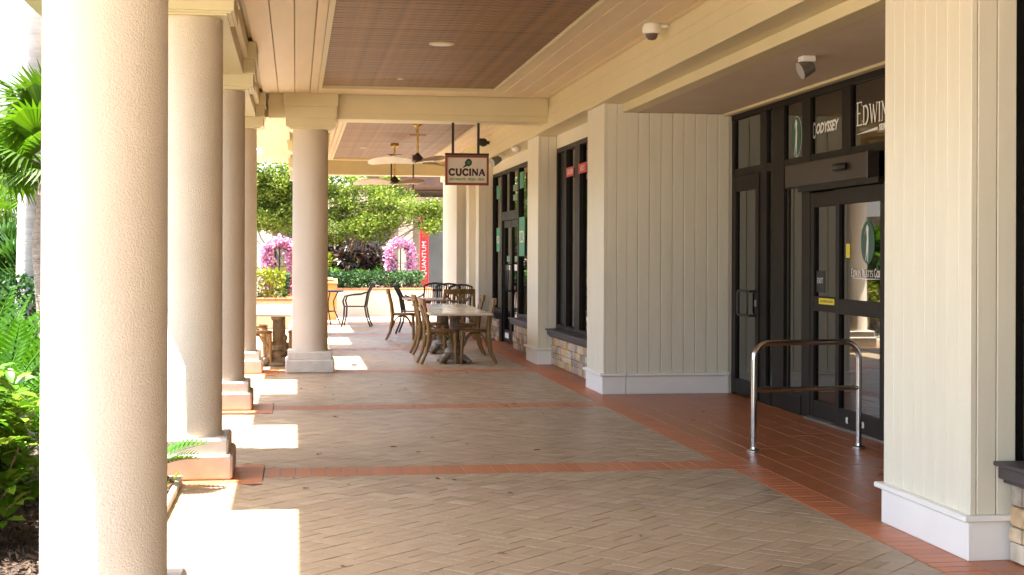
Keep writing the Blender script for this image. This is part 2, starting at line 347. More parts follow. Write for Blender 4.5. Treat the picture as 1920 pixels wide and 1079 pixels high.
TX0, TX1 = -0.98, 3.05
bays = []; ys = [2.25] + BANDS + [33.15]
for i in range(len(ys) - 1):
    bays.append((ys[i] + (BH if i else 0) + 0.004, ys[i + 1] - (BH if i < len(ys) - 2 else 0) - 0.004))
S2 = 0.275; S = S2 / math.sqrt(2); J = 0.0055
def paver_poly(c, w, h):                            # c in (a,b) coordinates with a=(X+Y)/sqrt2, b=(X-Y)/sqrt2
    pts = []
    for da, db in ((-1, -1), (1, -1), (1, 1), (-1, 1)):
        a = c[0] + da * (w - J) / 2; b = c[1] + db * (h - J) / 2
        pts.append(((a + b) / math.sqrt(2), (a - b) / math.sqrt(2)))
    return pts
A0 = 9.624 / math.sqrt(2); B0 = -3.97 / math.sqrt(2)
PAD = [(-1.0, -0.215, yc - 0.46, yc + 0.44) for yc in BANDS]
field = bmesh.new(); whole = []
for i in range(-200, 260):
    for j in range(-260, 200):
        ca = A0 + (i + .5) * S; cb = B0 + (j + .5) * S
        X = (ca + cb) / math.sqrt(2); Y = (ca - cb) / math.sqrt(2)
        if not (TX0 - .3 < X < TX1 + .3 and 2 < Y < 33.5): continue
        if (i + j) % 2: bricks = [((ca, cb - S / 4), S, S / 2), ((ca, cb + S / 4), S, S / 2)]
        else: bricks = [((ca - S / 4, cb), S / 2, S), ((ca + S / 4, cb), S / 2, S)]
        for c, w, h in bricks:
            poly = paver_poly(c, w, h)
            x_ = (c[0] + c[1]) / math.sqrt(2); y_ = (c[0] - c[1]) / math.sqrt(2)
            for y0, y1 in bays:
                if not (y0 - .2 < y_ < y1 + .2): continue
                q = clip(poly, TX0, TX1 - .004, y0, y1)
                if not q: continue
                if any(px0 < x_ < px1 + .05 and py0 - .05 < y_ < py1 + .05 for px0, px1, py0, py1 in PAD):
                    q2 = None
                    for px0, px1, py0, py1 in PAD:
                        if py0 - .2 < y_ < py1 + .2:
                            q2 = clip(q, px1 + .004, 9, y0, y1) or clip(q, -9, 9, py1 + .004, y1) or clip(q, -9, 9, y0, py0 - .004)
                    if not q2: continue
                    q = q2
                if len(q) == 4 and q == poly and y_ > 6.75 and x_ > -0.4: whole.append((y_, x_, w > h, q))
                else: slab(field, q, rnd.uniform(-0.001, 0.001))
whole.sort(); 
pm = {}
for key in (True, False):
    bm = bmesh.new(); w, h = (S, S / 2) if key else (S / 2, S)
    slab(bm, paver_poly((0, 0), w, h), 0); pm[key] = mesh_of('paver', bm, 'paver')
for k, (y_, x_, key, q) in enumerate(whole):
    if k < 300: ob('paver', pm[key], walk, (x_, y_, rnd.uniform(-0.0012, 0.0012)))
    else: slab(field, q, rnd.uniform(-0.001, 0.001))
fo = ob('paver_field', mesh_of('paver_field', field, 'paver'), walk); fo['kind'] = 'stuff'
# red bands: two rows of bricks laid across
def brick_mesh(w, h, m='brick', name='band_brick'):
    bm = bmesh.new(); slab(bm, [(-w / 2, -h / 2), (w / 2, -h / 2), (w / 2, h / 2), (-w / 2, h / 2)], 0.001); return mesh_of(name, bm, m)
bmm = brick_mesh(0.0955, 2 * BH - .008); farb = bmesh.new()
for b in BANDS:
    n = 31; x0 = -0.205; dx = (TX1 - x0) / n
    for i in range(n):
        cx = x0 + (i + .5) * dx
        if 9 < b < 19: ob('band_brick', bmm, walk, (cx, b, rnd.uniform(-.001, .001)))
        else: slab(farb, [(cx - .047, b - BH + .004), (cx + .047, b - BH + .004), (cx + .047, b + BH - .004), (cx - .047, b + BH - .004)], .001)
for b in BANDS: part(walk, 'band_bed', BX(-.21, TX1 - .002, b - BH, b + BH, -.03, -.0032), 'bgrout')
for px0, px1, py0, py1 in PAD: part(walk, 'pad_bed', BX(px0, px1, py0, py1, -.03, -.0038), 'bgrout')
padm = brick_mesh(0.245, 0.10, name='pad_brick')
for px0, px1, py0, py1 in PAD:
    for r_ in range(9):
        for i in range(4 if r_ % 2 else 3):
            cx = px1 - .125 - i * .253 - (0 if r_ % 2 else .0); cy = py0 + .05 + r_ * .1
            if cx - .12 < -1.0: continue
            if 9 < py0 < 15: ob('pad_brick', padm, walk, (cx, cy, rnd.uniform(-.001, .001)))
            else: slab(farb, [(cx - .12, cy - .048), (cx + .12, cy - .048), (cx + .12, cy + .048), (cx - .12, cy + .048)], .001)
# border of soldier bricks along the shop fronts
solm = brick_mesh(0.222, 0.0955, name='border_brick')
y = 2.3; k = 0
while y < 33.1:
    if 6.8 < y < 21: ob('border_brick', solm, walk, (3.165, y, rnd.uniform(-.001, .001)))
    else: slab(farb, [(3.054, y - .047), (3.276, y - .047), (3.276, y + .047), (3.054, y + .047)], .001)
    y += 0.103
fb = ob('far_border_brick', mesh_of('far_border_brick', farb, 'brick'), walk); fb['kind'] = 'stuff'
tb = part(walk, 'tile_bed', BX(3.278, 4.84, 2.25, 33.1, -0.03, -0.0035), 'tgrout')
tlm = brick_mesh(0.196, 0.296, 'tile', 'floor_tile'); tfar = bmesh.new()
for c in range(8):
    y = 2.4 + (0.15 if c % 2 else 0); X = 3.38 + c * 0.2
    while y < 33:
        if 7.5 < y < 15.4: ob('floor_tile', tlm, walk, (X, y, rnd.uniform(-.0012, .0012) - .001))
        elif c < 2 and y < 26: slab(tfar, [(X - .098, y - .148), (X + .098, y - .148), (X + .098, y + .148), (X - .098, y + .148)], 0)
        y += 0.3
tf = ob('far_floor_tile', mesh_of('far_floor_tile', tfar, 'tile'), walk); tf['kind'] = 'stuff'
# fallen leaves on the paving
dl = bmesh.new()
lp = [dl.verts.new(p) for p in ((-.035, 0, .004), (-.01, .013, .012), (.03, .004, .006), (.012, -.012, .014))]; dl.faces.new(lp)
dlm = mesh_of('fallen_leaf', dl, 'dry')
for i in range(46):
    x, y = rnd.uniform(-.1, 4.5), 6.8 + 12 * rnd.random() ** 1.3
    if x > 3.0 and y < 8.6: x = rnd.uniform(.2, 2.9)
    if x > 3.2 and y > 14.5: x -= 2
    o = ob('fallen_leaf', dlm, None, (x, y, .001), (0, 0, rnd.uniform(0, 6.3))); s_ = rnd.uniform(.5, 1.05); o.scale = (s_, s_, s_)
    tag(o, 'small curled brown dry leaf lying on the walkway', 'leaf', 'fallen leaves on the paving')

# ------------------------------------------------------------------ columns
def capital_bm(cx, cy, tiers=((.313, 3.12, 3.2345), (.328, 3.2345, 3.378), (.343, 3.378, 3.545))):
    bm = bmesh.new()
    for h, z0, z1 in tiers: bx(bm, cx - h, cx + h, cy - h, cy + h, z0, z1, bev=.004)
    for h, z0, z1 in ((.262, 3.095, 3.108), (.29, 3.108, 3.1195)): bx(bm, cx - h, cx + h, cy - h, cy + h, z0, z1)
    return bm
def column(cx, cy, label):
    t = thing('column', label, 'column', (cx, cy, 0), group='round stucco columns along the arcade')
    bm = bmesh.new()
    prof = [(.238, .268), (.238, .285), (.228, .30), (.2265, 1.5), (.2245, 3.06), (.2245, 3.10)]
    lathe(bm, prof, cx, cy, 56); part(t, 'shaft', bm, 'stucco', True)
    bm = bmesh.new(); bx(bm, cx - .31, cx + .31, cy - .31, cy + .31, 0.0, .172, bev=.016); bx(bm, cx - .282, cx + .282, cy - .282, cy + .282, .165, .272, bev=.014)
    part(t, 'plinth', bm, 'plinth')
    part(t, 'capital', capital_bm(cx, cy), 'trim')
    return t
CX = -0.724
column(-0.70, 5.50, 'thick textured stucco column nearest the camera, cut by the left frame edge area')
column(CX, 10.05, 'second stucco column from the camera, with a fern frond in front of its plinth')
column(CX, 14.37, 'third stucco column from the camera on the left side of the arcade')
column(CX, 18.70, 'fourth stucco column of the left row, beside the cafe tables')
column(0.18, 18.70, 'round stucco column standing under the end of the cross beam with capital')
column(0.18, 22.95, 'stucco column hidden behind the column under the cross beam')
column(0.18, 27.30, 'stucco column deeper in the arcade behind the cafe tables')
column(0.18, 31.45, 'last stucco column at the far end of the arcade')

# ------------------------------------------------------------------ ceiling, beams, roof
_c = bmesh.new(); bx(_c, -1.2, 3.6, 2.2, 18.9, 3.585, 3.62); bx(_c, -.5, 3.6, 18.9, 32.4, 3.585, 3.62)
ceil = struct('arcade_ceiling', _c, 'trim')
def boards(y0, y1, xs):
    for a, b in zip(xs, xs[1:]):
        part(ceil, 'ceiling_board', BX(a + .0035, b - .0035, y0, y1, 3.54, 3.584, bev=.003), 'ceil')
def coffer(xa, xb, y0, y1):
    bm = bmesh.new(); w = .05
    bx(bm, xa, xa + w, y0, y1, 3.532, 3.584); bx(bm, xb - w, xb, y0, y1, 3.532, 3.584); bx(bm, xa + w, xb - w, y0, y0 + w, 3.532, 3.584); bx(bm, xa + w, xb - w, y1 - w, y1, 3.532, 3.584)
    part(ceil, 'coffer_trim', bm, 'trim')
    sm = mesh_of('stained_board', BX(-(xb - xa) / 2 + w, (xb - xa) / 2 - w, -.0648, .0648, 0, .02, bev=.004), 'brown')
    y = y0 + w + .067
    while y < y1 - w - .05:
        ob('stained_board', sm, ceil, ((xa + xb) / 2, y, 3.562 + rnd.uniform(-.0008, .0008))); y += .137
boards(2.3, 18.40, [-.42, -.224, -.02, .165, .26])
boards(2.3, 18.40, [2.47, 2.57, 2.77, 2.98, 3.17, 3.245])
part(ceil, 'end_board', BX(.26, 2.47, 17.78, 18.40, 3.538, 3.584), 'ceil')
coffer(.26, 2.47, 4.2, 17.78)
boards(19.0, 31.1, [.47, .56, .64, .72]); boards(19.0, 31.1, [2.85, 2.95, 3.05, 3.15, 3.245])
coffer(.72, 2.85, 19.3, 31.0)
part(ceil, 'end_board', BX(.72, 2.85, 18.95, 19.3, 3.538, 3.584), 'ceil')
def beam(name, label, x0, x1, y0, y1, z0=3.23, z1=3.545, step=.05, axis='x'):
    t = thing(name, label, 'beam', ((x0 + x1) / 2, (y0 + y1) / 2, z0))
    zs = z0 + .075 if axis == 'x' else z1 - .16
    part(t, 'lower_band', BX(x0, x1, y0, y1, z0, zs, bev=.004), 'trim')
    if axis == 'x': b = BX(x0, x1, y0 - .003, y1 + .003, zs, z1, bev=.002)
    else: b = BX(x0 - step, x1 + step, y0, y1, zs, z1, bev=.003)
    part(t, 'upper_band', b, 'trim'); return t
beam('cross_beam', 'cream painted beam crossing the arcade above the hanging restaurant sign', -.35, 3.235, 18.46, 18.94)
beam('cross_beam', 'far cream beam closing the arcade before the garden courtyard', .5, 3.235, 31.3, 31.7)
for i, (a, b) in enumerate(((2.2, 5.35), (6.09, 9.68), (10.42, 14.0), (14.74, 18.33))):
    beam('edge_beam', ['cream edge beam overhead before the nearest column', 'cream edge beam between the nearest and the second column', 'cream moulded edge beam between the second and third column', 'cream moulded edge beam between the third and fourth column'][i], CX - .22, CX + .22, a, b, axis='y', step=.045)
for i, (a, b) in enumerate(((19.07, 22.58), (23.32, 26.93), (27.67, 31.08))):
    beam('edge_beam', ['cream edge beam right behind the column under the cross beam', 'cream edge beam in the middle of the rear arcade', 'cream edge beam at the far end of the rear arcade'][i], .18 - .22, .18 + .22, a, b, axis='y', step=.045)
# eaves: deeper steps over columns are added to cast shadows between sun patches
EM, EP = -1.505, -1.90
roof = thing('arcade_roof', 'wide roof over the arcade with deep cream eaves', 'roof', (1, 12, 3.3))
def eave(x0, x1, y0, y1): 
    part(roof, 'eave', BX(x0, x1, y0, y1, 3.28, 3.40, bev=.004), 'trim')
eave(EM, CX - .27, 1.0, 18.9)
for yc, hw in ((5.42, 1.38), (10.05, 1.36), (14.37, 1.42), (18.2, .6)): eave(EP, EM - .003, yc - hw, yc + hw)
eave(-.585, -.10, 18.903, 28.2)
for yc, hw in ((22.98, 1.45), (27.3, .9)): eave(-1.0, -.588, yc - hw, yc + hw)
bm = bmesh.new(); bx(bm, EM + .02, 12, 1.0, 18.9, 3.63, 3.9); bx(bm, -.56, 12, 18.9, 32.6, 3.63, 3.9); bx(bm, EM + .02, 12, -9, 1.0, 3.63, 3.9)
part(roof, 'roof_deck', bm, 'farroof')
bm = bmesh.new(); bx(bm, EM + .05, CX - .25, 1, 18.9, 3.41, 3.63); bx(bm, -.54, -.06, 18.9, 28.2, 3.41, 3.63); part(roof, 'fascia', bm, 'trim')

# ------------------------------------------------------------------ shop front
shop = thing('shop_building', 'cream shop building with recessed glass fronts along the arcade', 'building', (6, 18, 0))
for z0, z1, x in ((3.42, 3.55, 3.246), (3.32, 3.418, 3.238), (3.15, 3.318, 3.23)):
    part(shop, 'fascia_board', BX(x, 3.62, 2.2, 32.5, z0, z1, bev=.004), 'trim')
part(shop, 'lintel', BX(3.50, 3.66, 7.775, 15.26, 3.055, 3.149, bev=.004), 'trim')
part(shop, 'recess_ceiling', BX(3.66, 4.84, 7.775, 15.26, 3.058, 3.10), 'recess')
part(shop, 'recess_ceiling_edge', BX(4.62, 4.70, 7.78, 15.25, 3.03, 3.0575, bev=.004), 'trim')
bm = bmesh.new(); bx(bm, 3.55, 3.72, 2.2, 6.66, 2.97, 3.149); bx(bm, 3.55, 3.72, 16.15, 19.54, 2.97, 3.149); bx(bm, 3.55, 3.72, 20.46, 26.06, 2.97, 3.149); bx(bm, 3.55, 3.72, 26.5, 32.6, 2.80, 3.149)
bx(bm, 3.50, 3.60, 26.5, 27.54, 0, 2.80); bx(bm, 3.55, 11, 32.5, 32.7, 0, 3.6); bx(bm, 3.62, 3.9, 2.2, 32.5, 3.1495, 3.62)
part(shop, 'upper_wall', bm, 'board')
bm = bmesh.new(); bx(bm, 9.5, 9.6, 2.2, 32.5, 0, 3.6); bx(bm, 3.8, 9.5, 15.6, 15.75, 0, 3.5); bx(bm, 3.8, 9.5, 20.0, 20.1, 0, 3.5); bx(bm, 4.0, 9.5, 2.0, 2.2, 0, 3.5); bx(bm, 3.8, 9.5, 27.0, 27.1, 0, 3.5); bx(bm, 3.8, 9.5, 7.2, 7.3, 0, 3.5)
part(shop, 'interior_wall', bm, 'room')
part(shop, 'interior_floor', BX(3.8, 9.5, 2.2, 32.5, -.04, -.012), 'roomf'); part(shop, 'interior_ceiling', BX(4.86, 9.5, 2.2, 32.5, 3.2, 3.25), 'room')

def pillar(y0, y1, label, depth=.26, far_depth=None, zt=3.149, bw=.126):
    t = thing('shop_pillar', label, 'pillar', (3.28 + depth / 2, (y0 + y1) / 2, 0), group='white boarded pillars between the shop fronts')
    X0 = 3.292; X1 = 3.28 + depth
    part(t, 'core', BX(X0 + .012, X1, y0 + .014, y1 - .014, 0, zt), 'board')
    part(t, 'base', BX(X0 - .012, X1, y0 - .002, y1 + .002, 0, .196, bev=.004), 'white')
    part(t, 'ledge', BX(X0 - .045, X1, y0 - .034, y1 + .034, .1965, .226, bev=.006), 'white')
    n = max(2, round((y1 - y0) / bw)); w = (y1 - y0) / n
    for i in range(n): part(t, 'board', BX(X0, X0 + .03, y0 + i * w + .0016, y0 + (i + 1) * w - .0016, .2265, zt, bev=.0022), 'board')
    def side(y, s, d):
        n = max(2, round(d / .128)); w = (d - .032) / n
        for i in range(n):
            a, b = X0 + .032 + i * w, X0 + .032 + (i + 1) * w
            ya, yb = (y, y + .014) if s < 0 else (y - .014, y)
            part(t, 'board', BX(a + .0025, b - .0025, ya, yb, .2265, zt, bev=.0035), 'board')
    side(y0, -1, depth); side(y1, 1, depth)
    return t
pillar(6.686, 7.745, 'big white boarded pillar in the right foreground beside the glass doors', .24)
pillar(15.26, 16.15, 'white boarded pillar at the far side of the entrance recess', .26)
pillar(19.54, 20.46, 'white boarded pillar between the tall dark window and the restaurant front')
pillar(26.06, 26.50, 'slim boarded pillar just beyond the restaurant windows')
pillar(27.54, 27.98, 'slim boarded pillar with grey side, second beyond the restaurant')
pillar(29.72, 32.5, 'broad boarded pier at the far end of the shop row')
# side walls of the entrance recess
def recess_wall(y, s, label):
    t = thing('recess_wall', label, 'wall', (4.1, y, 0))
    x0, x1 = 3.545, 4.70
    ya, yb = (y, y + .3) if s < 0 else (y - .3, y)
    part(t, 'core', BX(x0, x1 + .1, ya + .014 if s < 0 else ya, yb if s < 0 else yb - .014, 0, 3.057), 'board')
    part(t, 'base', BX(x0, x1, ya - .002, yb + .002, 0, .196, bev=.004), 'white'); part(t, 'ledge', BX(x0, x1, ya - .034, yb + .034, .1965, .226, bev=.006), 'white')
    n = 9; w = (x1 - x0) / n
    for i in range(n):
        q = (y, y + .0135) if s < 0 else (y - .0135, y)
        part(t, 'board', BX(x0 + i * w + .0028, x0 + (i + 1) * w - .0028, q[0], q[1], .2265, 3.057, bev=.004), 'board')
recess_wall(15.262, -1, 'cream board wall on the far side of the entrance recess, beside the swing door')
recess_wall(7.773, 1, 'cream board wall closing the near side of the entrance recess')

# stone veneer bases with slate sills
def stone_base(y0, y1, label, sill=True, zt=.39):
    t = thing('stone_base', label, 'stone wall', (3.55, (y0 + y1) / 2, 0))
    part(t, 'mortar', BX(3.515, 3.75, y0, y1, 0, zt), 'mortar')
    z = .003; row = 0
    while z < zt - .03:
        h = min(rnd.choice((.075, .09, .10)), zt - z); y = y0 + .002
        if zt - z - h < .045: h = zt - z - .002
        while y < y1 - .02:
            l = rnd.uniform(.09, .24)
            if y1 - y - l < .07: l = y1 - y - .002
            d = rnd.uniform(.02, .042)
            part(t, 'stone', BX(3.515 - d, 3.52, y + .003, y + l - .003, z + .003, z + h - .003, bev=.006), 'stone'); y += l
        z += h; row += 1
    if sill: 
        part(t, 'sill', BX(3.42, 3.70, y0, y1, zt + .022, zt + .085, bev=.006), 'sill'); part(t, 'sill_board', BX(3.395, 3.70, y0, y1, zt + .0855, zt + .107, bev=.004), 'sill')
        part(t, 'sill_bed', BX(3.45, 3.70, y0, y1, zt + .0005, zt + .0215), 'sill')
    return t
stone_base(3.0, 6.655, 'stone veneer base with slate sill in the lower right corner')
stone_base(16.155, 19.535, 'stone veneer base under the tall dark window with red stickers')
stone_base(20.465, 23.05, 'stone veneer base under the restaurant window nearest the door')
stone_base(24.9, 26.05, 'stone veneer base under the far restaurant window with green stickers')

def glazing(name, label, X, y0, y1, z0, z1, mull, fw=.06, cat='window', group=None, panel=None):
    t = thing(name, label, cat, (X, (y0 + y1) / 2, z0), group=group)
    part(t, 'frame_bar', BX(X - .05, X + .06, y0, y1, z1 - fw, z1, bev=.003), 'bronze'); part(t, 'frame_bar', BX(X - .05, X + .06, y0, y1, z0, z0 + fw, bev=.003), 'bronze')
    ys_ = [y0] + [v for mm in mull for v in mm] + [y1]
    spans = []
    part(t, 'mullion', BX(X - .05, X + .06, y0, y0 + fw, z0 + fw, z1 - fw, bev=.003), 'bronze'); part(t, 'mullion', BX(X - .05, X + .06, y1 - fw, y1, z0 + fw, z1 - fw, bev=.003), 'bronze')
    edges = [y0 + fw]
    for a, b in mull:
        part(t, 'mullion', BX(X - .05, X + .06, a, b, z0 + fw, z1 - fw, bev=.003), 'bronze'); edges += [a, b]
    edges.append(y1 - fw)
    for a, b in zip(edges[::2], edges[1::2]):
        part(t, 'pane', BX(X - .004, X + .004, a, b, z0 + fw, z1 - fw), 'glass')
    return t
glazing('shop_window', 'dark framed window at the right edge beside the foreground pillar', 3.60, 3.0, 6.655, .50, 2.969, [(4.8, 4.9)])
w1 = glazing('shop_window', 'tall dark window with red stickers between two white pillars', 3.60, 16.155, 19.535, .50, 2.969, [(17.92, 18.24), (18.83, 18.95)])
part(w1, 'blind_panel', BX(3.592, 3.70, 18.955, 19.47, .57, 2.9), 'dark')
for yc, wd, s_ in ((18.60, .82, 'CHILDREN'), (17.72, .52, 'ADULTS')):
    d = decal(w1, 'red_sticker', rect(wd * .62 if s_ == 'CHILDREN' else wd, .125), 'vinylr', 3.548, yc if s_ != 'CHILDREN' else 18.56, 2.60)
    decal(w1, 'sticker_lettering', text_mesh(s_, .1, 'vinylw', ext=.0006, width=wd * .5, height=.07), None, 3.5455, yc if s_ != 'CHILDREN' else 18.54, 2.60)
glazing('shop_window', 'narrow dark window between the far boarded pillars', 3.60, 28.0, 29.70, .45, 2.79, [])

# restaurant front
rw = glazing('restaurant_window', 'restaurant window with a green pizza sticker next to the pillar', 3.60, 20.465, 23.03, .50, 2.969, [(21.7, 21.76)])
rf = glazing('restaurant_window', 'far dark restaurant window with small green stickers', 3.60, 24.92, 26.05, .50, 2.969, [])
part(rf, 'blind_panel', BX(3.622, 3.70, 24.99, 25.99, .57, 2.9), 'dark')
rt = glazing('transom_window', 'transom window with pale green lettering above the restaurant door', 3.60, 23.04, 24.91, 2.19, 2.969, [(23.96, 24.05)])
bm = bmesh.new(); bx(bm, 3.55, 3.68, 23.04, 23.10, 0, 2.189); bx(bm, 3.55, 3.68, 24.85, 24.91, 0, 2.189); bx(bm, 3.55, 3.68, 23.101, 24.849, 2.10, 2.189)
part(rt, 'door_jamb', bm, 'bronze')
def leaf(name, label, X, y0, y1, z0, z1, st=.075, bot=.2, mid=None, handle=None):
    t = thing(name, label, 'door', (X, (y0 + y1) / 2, z0))
    part(t, 'stile', BX(X - .03, X + .03, y0, y0 + st, z0, z1, bev=.003), 'bronze'); part(t, 'stile', BX(X - .03, X + .03, y1 - st, y1, z0, z1, bev=.003), 'bronze')
    part(t, 'top_rail', BX(X - .028, X + .028, y0 + st, y1 - st, z1 - st * 1.6, z1, bev=.003), 'bronze'); part(t, 'bottom_rail', BX(X - .028, X + .028, y0 + st, y1 - st, z0, z0 + bot, bev=.003), 'bronze')
    cuts = [z0 + bot]
    if mid: part(t, 'middle_rail', BX(X - .028, X + .028, y0 + st, y1 - st, mid[0], mid[1], bev=.003), 'bronze'); cuts += [mid[0], mid[1]]
    cuts.append(z1 - st * 1.6)
    for a, b in zip(cuts[::2], cuts[1::2]): part(t, 'pane', BX(X - .004, X + .004, y0 + st, y1 - st, a, b), 'glass')
    if handle is not None:
        bm = bmesh.new(); yh, d, z0_, z1_ = handle
        tube(bm, [(X - .03, yh, z0_), (X - .085, yh, z0_), (X - .095, yh, z0_ + .012), (X - .095, yh, z1_ - .012), (X - .085, yh, z1_), (X - .03, yh, z1_)], .012, 8)
        part(t, 'handle', bm, 'black', True)
    return t
d1 = leaf('restaurant_door', 'dark framed glass restaurant door leaf nearer the camera', 3.61, 23.105, 23.97, .02, 2.095, handle=(23.88, 0, .9, 1.35))
d2 = leaf('restaurant_door', 'dark framed glass restaurant door leaf farther from the camera', 3.61, 23.98, 24.845, .02, 2.095, handle=(24.07, 0, .9, 1.35))
for p_, yc, zc, w, h, tx in ((rw, 22.62, 2.70, .40, .26, ''), (rw, 22.60, 1.80, .55, .62, 'PIZZA'), (rf, 25.3, 2.62, .42, .24, ''), (rf, 25.3, 1.78, .42, .42, 'PIZZA')):
    decal(p_, 'green_sticker', rect(w, h), 'vinylm', 3.547, yc, zc)
    if tx: decal(p_, 'sticker_lettering', text_mesh(tx, .2, 'vinylw', ext=.0006, width=w * .86, height=h * .3), None, 3.5445, yc, zc)
for yc, zc in ((23.5, 2.62), (23.5, 2.46)): decal(rt, 'pale_sticker', rect(.5, .10), 'vinylp', 3.58, yc, zc)
for p_, yc in ((d1, 23.5), (d2, 24.4)):
    decal(p_, 'green_notice', rect(.36, .10), 'vinylp', 3.60, yc, 1.44); decal(p_, 'white_notice', rect(.4, .1), 'vinylw', 3.60, yc, 1.30); decal(p_, 'white_notice', rect(.42, .09), 'vinylw', 3.575, yc, .13)

# ------------------------------------------------------------------ glass entrance of the big shop
X = 4.75
ent = thing('entrance_storefront', 'dark bronze glass storefront with white lettering in the recess', 'storefront', (X, 11.5, 0))
MU = [(7.79, 7.9), (9.1, 9.3), (9.9, 10.1), (10.74, 10.94), (11.84, 12.04), (12.82, 13.04), (13.55, 13.90), (14.08, 14.28), (15.17, 15.25)]
for i, (a, b) in enumerate(MU):
    z0 = 2.365 if i in (4,) else 0.0
    part(ent, 'mullion', BX(X - .03, X + .07, a, b, z0, 2.98, bev=.004), 'bronze')
part(ent, 'head_bar', BX(X - .034, X + .07, 7.79, 15.25, 2.9805, 3.05, bev=.004), 'bronze')
sp = [(MU[i][1], MU[i + 1][0]) for i in range(len(MU) - 1)]
for a, b in sp:
    part(ent, 'transom_bar', BX(X - .025, X + .06, a, b, 2.365, 2.445, bev=.003), 'bronze')
    part(ent, 'pane', BX(X - .004, X + .004, a, b, 2.445, 2.98), 'glass')
for a, b in ((7.9, 9.1), (9.3, 9.9), (10.1, 10.74), (13.04, 13.55), (13.90, 14.08)):
    part(ent, 'pane', BX(X - .004, X + .004, a, b, .19, 2.365), 'glass'); part(ent, 'bottom_bar', BX(X - .04, X + .05, a, b, 0, .19, bev=.004), 'bronze')
part(ent, 'threshold', BX(4.66, 4.85, 10.94, 12.82, .0, .022, bev=.004), 'grey')
part(ent, 'stop_bar', BX(X - .015, X + .03, 13.44, 13.49, .19, 2.365), 'bronze')
decal(ent, 'emblem_disc', ellipse(.28, .38), 'vinylg', X - .008, 13.25, 2.65, 'dark green oval emblem on the side pane')
decal(ent, 'emblem_rim', ellipse(.288, .39), 'vinylw', X - .0062, 13.25, 2.65)
decal(ent, 'emblem_figure', golfer(.36), 'vinylw', X - .0105, 13.25, 2.645, 'white swinging figure on the oval emblem')
decal(ent, 'small_lettering', text_mesh('ODYSSEY', .1, 'vinylw', ext=.0006, shear=.25, offset=.004, width=.56, height=.10), None, X - .008, 12.44, 2.675)
bm = bmesh.new()
for r1, zz in ((.045, .055), (.03, .055), (.045, -.055), (.03, -.055)):
    ribbon(bm, [(px, py + zz) for px, py in arc(0, 0, r1, r1 * .9, 0 if zz > 0 else 180, 180 if zz > 0 else 360, 10)], .008, 0)
ribbon(bm, [(-.045, -.05), (-.045, .05)], .008, .0002); ribbon(bm, [(.045, -.05), (.045, .05)], .008, .0002)
mk = decal(ent, 'small_mark', bm, 'vinylw', X - .008, 12.765, 2.665); mk.scale = (.62, .75, 1)
decal(ent, 'large_lettering', serif_text('EDWIN', .68, .205, .11, .055, .80), 'vinylw', X - .008, 11.415, 2.715, 'large white serif lettering on the upper pane')
bm = bmesh.new(); ribbon(bm, [(-.22, -.012), (.22, .006)], [.004, .026], 0); decal(ent, 'lettering_rule', bm, 'vinylw', X - .008, 11.52, 2.555)
decal(ent, 'small_lettering', text_mesh('SER', .06, 'vinylw', ext=.0006, offset=.003, width=.15, height=.055), None, X - .008, 11.20, 2.565)
hd = thing('door_operator', 'worn brown metal operator box above the sliding doors', 'door opener', (4.64, 12.15, 2.25))
part(hd, 'housing', BX(4.585, 4.688, 11.17, 13.13, 2.145, 2.358, bev=.006), 'header'); part(hd, 'end_cap', BX(4.583, 4.688, 11.13, 11.169, 2.14, 2.362, bev=.004), 'header')
bm = bmesh.new(); tube(bm, [(4.58, 11.80, 2.262), (4.555, 11.78, 2.262), (4.555, 11.60, 2.262), (4.58, 11.57, 2.262)], .032, 10); part(hd, 'sensor', bm, 'black', True)
part(hd, 'track', BX(4.60, 4.688, 10.95, 12.815, 2.095, 2.1445), 'bronze')
sd = leaf('swing_door', 'dark framed glass swing door beside the board wall of the recess', 4.735, 14.285, 15.165, .02, 2.36, st=.10, bot=.16)
bm = bmesh.new(); tube(bm, [(4.705, 14.42, .885), (4.64, 14.42, .885), (4.63, 14.42, .90), (4.63, 14.42, 1.12), (4.64, 14.42, 1.135), (4.705, 14.42, 1.135)], .013, 8); part(sd, 'handle', bm, 'black', True)
bm = bmesh.new(); tube(bm, [(4.705, 14.35, 1.135), (4.64, 14.35, 1.135), (4.64, 14.75, 1.135), (4.64, 14.78, 1.12), (4.64, 14.78, .90), (4.64, 14.75, .885), (4.64, 14.35, .885), (4.705, 14.35, .885)], .013, 8); part(sd, 'pull_bar', bm, 'black', True)
part(sd, 'lock', BX(4.69, 4.706, 14.32, 14.37, .98, 1.05, bev=.004), 'grey')
s1 = leaf('sliding_door', 'fixed glass leaf with a yellow notice, left half of the sliding doors', 4.755, 12.045, 12.815, .02, 2.09, st=.085, bot=.16, mid=(1.0, 1.135))
s2 = leaf('sliding_door', 'glass leaf with green oval emblem and white name, right half of the sliding doors', 4.695, 10.98, 12.035, .025, 2.09, st=.085, bot=.16, mid=(1.0, 1.13))
decal(s1, 'yellow_notice', rect(.38, .055), 'vinyly', 4.7245, 12.40, 1.095); decal(s1, 'notice_lettering', text_mesh('AUTOMATIC DOOR', .03, 'signd', ext=.0004, width=.31, height=.022), None, 4.7225, 12.40, 1.095)
decal(s1, 'dark_notice', rect(.22, .20), 'dark', 4.749, 12.62, 1.27); decal(s1, 'notice_lettering', text_mesh('EXIT', .06, 'vinylw', ext=.0004, width=.14, height=.05), None, 4.7465, 12.62, 1.28)
decal(s2, 'emblem_disc', ellipse(.29, .36), 'vinylg', 4.688, 11.37, 1.62, 'dark green oval emblem on the sliding leaf'); decal(s2, 'emblem_figure', golfer(.32), 'vinylw', 4.6855, 11.37, 1.615, 'white swinging figure on the oval emblem')
